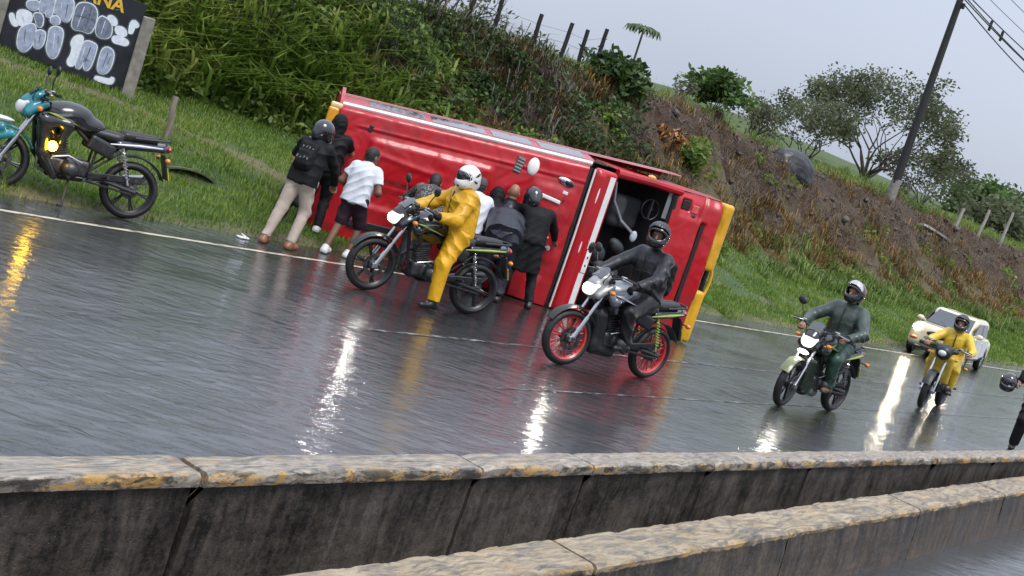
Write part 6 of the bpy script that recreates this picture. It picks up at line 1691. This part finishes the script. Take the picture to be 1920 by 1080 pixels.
        s.ell((-0.008, 0, 0.05), (0.106, 0.088, 0.092), None, 0.0); s.F = np.maximum(s.F, (0.03-s.ax[2])[None, None, :])
        s.ell((0.10, 0, 0.042), (0.085, 0.07, 0.010), None, 0.01)
        s.obj('cap', headgear[1], t, M)
        s = SDF((-0.18, -0.16, -0.16), (0.18, 0.16, 0.2), 0.0095); s.ell((-0.03, 0, 0.0), (0.078, 0.080, 0.075), None, 0.0); s.ell((0.09, 0, -0.02), (0.09, 0.12, 0.09), None, 0.02, '-'); s.obj('hair', HAIR, t, M)
    elif kd == 'hood':
        s = SDF((-0.22, -0.18, -0.26), (0.22, 0.18, 0.22), 0.0105)
        s.ell((-0.02, 0, 0.025), (0.128, 0.105, 0.130), None, 0.0); s.cone((-0.03, 0, -0.05), (-0.05, 0, -0.16), 0.10, 0.10, 0.06)
        s.ell((0.11, 0, -0.01), (0.085, 0.07, 0.10), None, 0.02, '-')
        s.obj('hood', headgear[1], t, M, fold=folds(0.004, 40, seed))
    return t

def stand(lean=(0, 0), k=1.0, feet=((0.0, 0.13), (0.0, -0.13)), bend=0.0, arms=None):
    """upright figure 1.70 m tall; lean moves the hips/shoulders, bend folds the trunk forward"""
    pz = 0.93*k; pel = np.array([lean[0]*0.55, lean[1]*0.55, pz])
    ax = np.array([math.sin(bend)+lean[0]*0.5, lean[1]*0.5, math.cos(bend)]); ax /= np.linalg.norm(ax)
    J = dict(pel=pel, chest=pel+ax*0.33*k, neck=pel+ax*0.50*k, head=pel+ax*0.63*k+np.array([0.02, 0, 0.0]))
    for a, sy in (('L', 1), ('R', -1)):
        J['sh'+a] = pel+ax*0.44*k+np.array([0, sy*0.185*k, 0])
        J['hip'+a] = pel+np.array([0, sy*0.085*k, -0.03])
        f = feet[0] if a == 'L' else feet[1]
        J['an'+a] = np.array([f[0], f[1], 0.09+(f[2] if len(f) > 2 else 0)]); J['toe'+a] = np.array([f[0]+0.16, f[1]+sy*0.02, 0.038+(f[2] if len(f) > 2 else 0)])
        d = J['an'+a]-J['hip'+a]; L_ = np.linalg.norm(d); tl = 0.425*k
        off = math.sqrt(max(0.0, tl*tl-(L_/2)**2)); 
        J['kn'+a] = (J['hip'+a]+J['an'+a])/2+np.array([1.0, sy*0.1, 0.1])*min(off, 0.22)
    if arms:
        for k_, v in arms.items(): J[k_] = np.array(v, float)
    return J
def rider(**kw):
    J = dict(pel=(-0.26, 0, 0.93), chest=(-0.20, 0, 1.27), neck=(-0.16, 0, 1.45), head=(-0.12, 0, 1.60))
    for a, s in (('L', 1), ('R', -1)):
        J['sh'+a] = (-0.18, s*0.185, 1.385); J['el'+a] = (0.03, s*0.31, 1.17); J['wr'+a] = (0.245, s*0.315, 1.075)
        J['hip'+a] = (-0.25, s*0.10, 0.90); J['kn'+a] = (0.10, s*0.215, 0.76); J['an'+a] = (-0.03, s*0.20, 0.40); J['toe'+a] = (0.12, s*0.21, 0.335)
    J.update(kw); return J

# --- riders
person('rider in yellow rain suit and white helmet stopped with left foot on the road', YB, YH,
       rider(pel=(-0.24, 0.02, 0.94), chest=(-0.20, 0.02, 1.27), neck=(-0.18, 0.02, 1.43), head=(-0.15, 0.03, 1.575), shL=(-0.19, 0.20, 1.36), shR=(-0.19, -0.17, 1.36), 
             hipL=(-0.22, 0.13, 0.90), knL=(-0.06, 0.25, 0.55), anL=(-0.06, 0.30, 0.11), toeL=(0.10, 0.33, 0.045), elL=(-0.02, 0.30, 1.09), wrL=(0.225, 0.325, 1.075)),
       YELS, YELS, BLKSH, SKIN, ('full', HELW, VIS, BLKP), LEATH, bulk=1.36, seed=1.3, names=('rain_jacket', 'rain_trousers'), face=(1, 0.05, -0.1))
person('rider in black rain suit and black helmet with a backpack on the red wheeled motorcycle', BB_, BH,
       rider(pel=(-0.30, 0, 0.92), chest=(-0.27, 0.0, 1.29), neck=(-0.24, 0, 1.48), head=(-0.20, 0.0, 1.66), shL=(-0.26, 0.20, 1.42), shR=(-0.24, -0.20, 1.42), elL=(-0.01, 0.36, 1.19), wrL=(0.24, 0.34, 1.08), elR=(0.02, -0.30, 1.21)),
       RAINB, RAINB, BLKSH, SKIN_D, ('visor_up', HELB, HELB), LEATH, bulk=1.28, seed=2.6, names=('rain_jacket', 'rain_trousers'), face=(0.85, 0.5, -0.05))
person('rider in dark green rain jacket with raised white visor on the green motorcycle', GB, GH,
       rider(pel=(-0.30, 0, 0.92), chest=(-0.29, 0, 1.29), neck=(-0.27, 0, 1.47), head=(-0.25, 0.0, 1.645), shL=(-0.28, 0.20, 1.41), shR=(-0.28, -0.20, 1.41), elL=(-0.06, 0.40, 1.17), wrL=(0.20, 0.33, 1.075), elR=(-0.04, -0.40, 1.18)),
       RAING, RAINGD, mat('brown_boot', (0.12, 0.07, 0.045), 0.5), SKIN, ('visor_up', HELB, mat('frosted_visor', (0.5, 0.48, 0.5), 0.2, coat=0.5), mat('red_decal', (0.35, 0.05, 0.06), 0.3)), None, bulk=1.3, seed=3.2, names=('rain_jacket', 'rain_trousers'), face=(0.95, -0.15, 0.0))
person('small far rider in yellow rain suit and dark open helmet on the moped', FB, FH,
       rider(pel=(-0.30, 0, 0.90), chest=(-0.24, 0, 1.2), neck=(-0.2, 0, 1.36), head=(-0.16, 0, 1.5), shL=(-0.22, 0.19, 1.31), shR=(-0.22, -0.19, 1.31), elL=(-0.0, 0.36, 1.12), wrL=(0.2, 0.36, 1.07), elR=(0.0, -0.36, 1.12), wrR=(0.2, -0.36, 1.07)),
       YELS2, YELS2, BLKSH, SKIN, ('visor_up', HELB, HELB), None, bulk=1.1, h=0.015, seed=4.1, names=('rain_jacket', 'rain_trousers'), collar=False)

# --- people at the minibus
GRP = 'people pushing at the overturned minibus'
ang = math.atan2
def hv(dx, dy): return math.atan2(dy, dx)
gA = float(hz(11.46, 11.97)) if 11.97 > YROAD else 0.0
# helmeted man in beige trousers leaning in from the left
pA = person('helmeted man in black jacket and beige trousers leaning at the rear of the minibus', (11.46, 11.97, 0.0), hv(0.85, 0.35),
       stand((0.17, -0.02), 0.97, ((-0.14, 0.15), (0.04, -0.12)), 0.14, dict(elL=(0.42, 0.32, 1.15), wrL=(0.62, 0.26, 1.1), elR=(0.40, -0.26, 1.08), wrR=(0.60, -0.22, 0.90))),
       LEATH, BEIGE, BROWNSH, SKIN, ('full', HELB, VIS), None, bulk=1.04, seed=5.0, group=GRP, face=(0.9, -0.35, -0.12), hem=0.09)
# print on the back: pale lettering-like marks on a sleeveless vest
PRN = mat('pale_print', (0.3, 0.31, 0.32), 0.6, var=0.2)
# hooded figure with bare forearm
person('hooded person in black with bare forearm, back turned, at the minibus rear corner', (12.72, 12.86, float(hz(12.72, 12.86))), hv(0.8, 0.75),
       stand((0.06, 0), 0.96, ((0.0, 0.14), (0.1, -0.12)), 0.05, dict(elL=(-0.02, 0.36, 1.14), wrL=(-0.02, 0.42, 0.90), elR=(0.30, -0.26, 1.15), wrR=(0.42, -0.2, 1.3))),
       LEATH, DKTR, WSH, SKIN, ('hood', LEATH), None, sleeves='short', bulk=1.05, seed=6.0, group=GRP, face=(1, 0, 0))
# dark cloth hanging from that hand
s = SDF((-0.3, -0.3, -0.75), (0.3, 0.3, 0.2), 0.014)
s.cone((0, 0, 0.05), (-0.02, 0.05, -0.35), 0.05, 0.12, 0.05); s.cone((-0.02, 0.02, -0.3), (-0.05, 0.10, -0.62), 0.12, 0.10, 0.05); s.cone((0, 0, 0), (0.04, -0.1, -0.4), 0.04, 0.08, 0.04)
cl = s.obj('jacket', mat('dark_green_cloth', (0.012, 0.017, 0.016), 0.7, var=0.4, vs=8), None, fold=folds(0.012, 14, 3))
cl.location = (12.40, 12.98, 0.86); tag(cl, 'dark jacket hanging from the hand of the hooded person', 'jacket')
# boy in white tee shirt
person('boy in white tee shirt and dark plum shorts standing at the overturned minibus', (12.47, 11.98, 0.0), hv(0.95, 0.35),
       stand((0.16, 0), 0.875, ((-0.12, 0.10), (0.14, -0.11)), 0.12, dict(elL=(0.10, 0.27, 0.95), wrL=(0.26, 0.22, 0.86), elR=(0.12, -0.27, 0.95), wrR=(0.30, -0.2, 0.93))),
       WTEE, PLUM, WSH, SKIN_D, ('hair',), None, sleeves='short', legs='short', bulk=0.97, seed=7.0, group=GRP, collar=False, hem=0.10, face=(0.9, -0.45, 0), names=('tee_shirt', 'shorts'))
# man in white tee and grey cap behind the yellow rider
person('man in white tee shirt and dark grey cap standing just behind the yellow rider', (14.02, 11.26, 0.0), hv(0.8, 0.75),
       stand((0.10, 0), 0.90, ((-0.25, 0.15), (-0.05, -0.15)), 0.22, dict(elL=(0.33, 0.25, 1.1), wrL=(0.50, 0.22, 1.2), elR=(0.33, -0.25, 1.08), wrR=(0.5, -0.2, 1.15))),
       WTEE, DKTR, BLKSH, SKIN_D, ('cap', mat('grey_cap', (0.06, 0.052, 0.05), 0.8)), None, sleeves='short', bulk=1.12, seed=8.0, group=GRP, collar=False, hem=0.09, names=('tee_shirt', 'trousers'), curl=0.2)
# crouching person in patterned knit
person('person in grey patterned top bending low against the minibus, mostly behind the yellow rider', (13.45, 11.55, 0.0), hv(0.8, 0.75),
       stand((0.02, 0), 0.90, ((-0.1, 0.15), (0.0, -0.15)), 0.75, dict(elL=(0.52, 0.28, 0.95), wrL=(0.62, 0.22, 0.8), elR=(0.52, -0.28, 0.95), wrR=(0.62, -0.2, 0.8))),
       PAT, DKTR, BLKSH, SKIN, ('hair',), None, bulk=1.12, seed=9.0, group=GRP, face=(0.9, 0, -0.5), names=('knit_top', 'trousers'), curl=0.2)
# bent person in navy rain jacket
person('person in shiny navy rain jacket bent double, lifting the minibus', (14.2, 10.78, 0.0), hv(0.78, 0.72),
       stand((-0.10, 0), 0.98, ((-0.08, 0.17), (-0.02, -0.17)), 1.15, dict(elL=(0.42, 0.26, 0.85), wrL=(0.50, 0.24, 0.62), elR=(0.42, -0.26, 0.85), wrR=(0.5, -0.22, 0.62))),
       NAVYR, NAVYR, BLKSH, SKIN, ('hood', NAVYR), LEATH, bulk=1.5, seed=10.0, group=GRP, face=(0.8, 0, -0.7), hem=0.10, names=('rain_jacket', 'rain_trousers'))
# hooded one between
person('person in black hooded jacket stooping beside the helmeted pusher, only back and hood visible', (14.25, 11.12, 0.0), hv(0.85, 0.7),
       stand((0.05, 0), 0.93, ((-0.1, 0.14), (0.05, -0.14)), 0.70, dict(elL=(0.5, 0.26, 1.0), wrL=(0.62, 0.22, 0.9), elR=(0.5, -0.26, 1.0), wrR=(0.62, -0.2, 0.9))),
       LEATH, DKTR, BLKSH, SKIN, ('hood', LEATH), None, bulk=1.1, seed=11.0, group=GRP, face=(0.9, 0, -0.4))
person('bare headed person glimpsed past the black helmet, brown cropped head against the red roof', (14.70, 11.22, 0.0), hv(0.85, 0.7),
       stand((0.0, 0), 0.92, ((-0.1, 0.12), (0.0, -0.12)), 0.10, dict(elL=(0.25, 0.24, 1.0), wrL=(0.3, 0.22, 1.15), elR=(0.25, -0.24, 1.0), wrR=(0.3, -0.2, 1.15))),
       LEATH, DKTR, BLKSH, SKIN, ('none',), None, bulk=0.95, seed=12.0, group=GRP)
# helmeted pusher in long black coat
person('pusher in long black coat and black helmet beside the minibus windscreen header', (14.72, 10.72, 0.0), hv(0.70, 0.72),
       stand((0.02, -0.02), 0.97, ((-0.18, 0.22), (-0.02, -0.26)), 0.30, dict(elL=(0.40, 0.22, 1.05), wrL=(0.52, 0.15, 1.2), elR=(0.36, -0.34, 1.12), wrR=(0.52, -0.42, 0.98), head=(0.20, 0.12, 1.46), neck=(0.17, 0.08, 1.33))),
       LEATH, DKTR, BLKSH, SKIN, ('full', HELB, VIS), None, bulk=1.05, seed=13.0, group=GRP, face=(0.9, 0.2, -0.25), coat=0.42, curl=0.3)
# person at the right edge holding a helmet
pE = person('person in black cut off by the right picture edge, carrying a black helmet', (21.55, 5.46, 0.0), math.radians(200),
       stand((0, 0), 1.0, ((0.0, 0.13), (0.05, -0.14)), 0.03, dict(elR=(0.10, -0.32, 1.18), wrR=(0.16, -0.38, 1.05), elL=(0.0, 0.28, 1.13), wrL=(0.08, 0.26, 0.9))),
       LEATH, DKTR, BLKSH, SKIN, ('hair',), None, bulk=1.3, seed=14.0, hem=0.09, h=0.015)
s = SDF((-0.2, -0.18, -0.2), (0.24, 0.18, 0.2), 0.011)
s.ell((-0.005, 0, 0.025), (0.150, 0.128, 0.140), None, 0.0); s.ell((0.055, 0, -0.065), (0.105, 0.105, 0.072), None, 0.05); s.ell((0.01, 0, 0.0), (0.112, 0.094, 0.112), None, 0.01, '-')
s.ell((0.16, 0, 0.025), (0.125, 0.125, 0.048), None, 0.015, '-'); s.cone((0.0, 0, -0.12), (0.0, 0, -0.22), 0.085, 0.1, 0.01, '-')
th = thing('helmet', 'black helmet held in the hand of the person at the right picture edge', 'helmet', (20.86, 5.80, 0.99), math.radians(190))
s.obj('shell', HELB, th)
v = SDF((-0.2, -0.18, -0.2), (0.28, 0.18, 0.25), 0.011)
v.ell((-0.002, 0, 0.022), (0.153, 0.129, 0.135), None, 0.0); v.ell((-0.006, 0, 0.022), (0.145, 0.121, 0.128), None, 0.0, '-')
v.F = np.maximum(v.F, np.abs(v.ax[2]-0.028)[None, None, :]-0.058); v.F = np.maximum(v.F, (0.02-v.ax[0])[:, None, None]); v.obj('visor', VIS, th)

# backpacks
def backpack(label, loc, rz, mt, k=1.0, tilt=0.0):
    t = thing('backpack', label, 'backpack', loc, rz); t.rotation_euler = (0, tilt, rz)
    s = SDF((-0.2, -0.22, -0.3), (0.2, 0.22, 0.3), 0.012)
    s.box((0, 0, 0), (0.085*k, 0.14*k, 0.21*k), None, 0.07); s.box((-0.075*k, 0, -0.05), (0.04*k, 0.11*k, 0.11*k), None, 0.035, 0.02)
    s.obj('pack', mt, t, fold=folds(0.004, 30, 2))
    for sy in (-1, 1): MB().tube([(0.08*k, sy*0.09, 0.18*k), (0.17*k, sy*0.11, 0.21*k), (0.235*k, sy*0.115, 0.10*k), (0.2*k, sy*0.12, -0.1), (0.08, sy*0.11, -0.17*k)], 0.014, 6).obj('strap', mt, t)
    return t
def local(loc, hd, p): return (loc[0]+math.cos(hd)*p[0]-math.sin(hd)*p[1], loc[1]+math.sin(hd)*p[0]+math.cos(hd)*p[1], loc[2]+p[2])
backpack('black backpack on the back of the rider on the red wheeled motorcycle', local(BB_, BH, (-0.47, 0.03, 1.22)), BH, LEATH, 1.0, 0.0)
bpk = backpack('flat black backpack with pale print on the back of the man in beige trousers', local((11.46, 11.97, 0), hv(0.85, 0.35), (0.045, 0.01, 1.17)), hv(0.85, 0.35), LEATH, 0.92, 0.38)
for z_, sd_ in ((0.09, 3), (-0.06, 5)):
    r_ = np.random.default_rng(sd_); mb = MB()
    for k in range(4):
        y_ = -0.07+0.045*k
        mb.tube([(-0.122 if z_ < 0 else -0.086, y_+r_.uniform(-.01, .01), z_+r_.uniform(-.02, .02)) for _ in range(4)], 0.004, 4)
    o = mb.obj('back_print', PRN, bpk)
    o['kind'] = 'stuff'

s = SDF((-0.1, -0.1, -0.05), (0.1, 0.1, 0.06), 0.006)
s.box((0, 0, 0.01), (0.075, 0.05, 0.012), None, 0.008); s.box((0.03, 0.01, 0.025), (0.035, 0.04, 0.008), Euler((0.3, 0.5, 0.4)).to_matrix(), 0.006, 0.01)
o = s.obj('litter', WDEC, None, fold=folds(0.006, 90, 4)); o.location = (10.98, 12.1, 0.005)
tag(o, 'crumpled white paper scrap on the road shoulder left of the beige trousered man', 'litter')
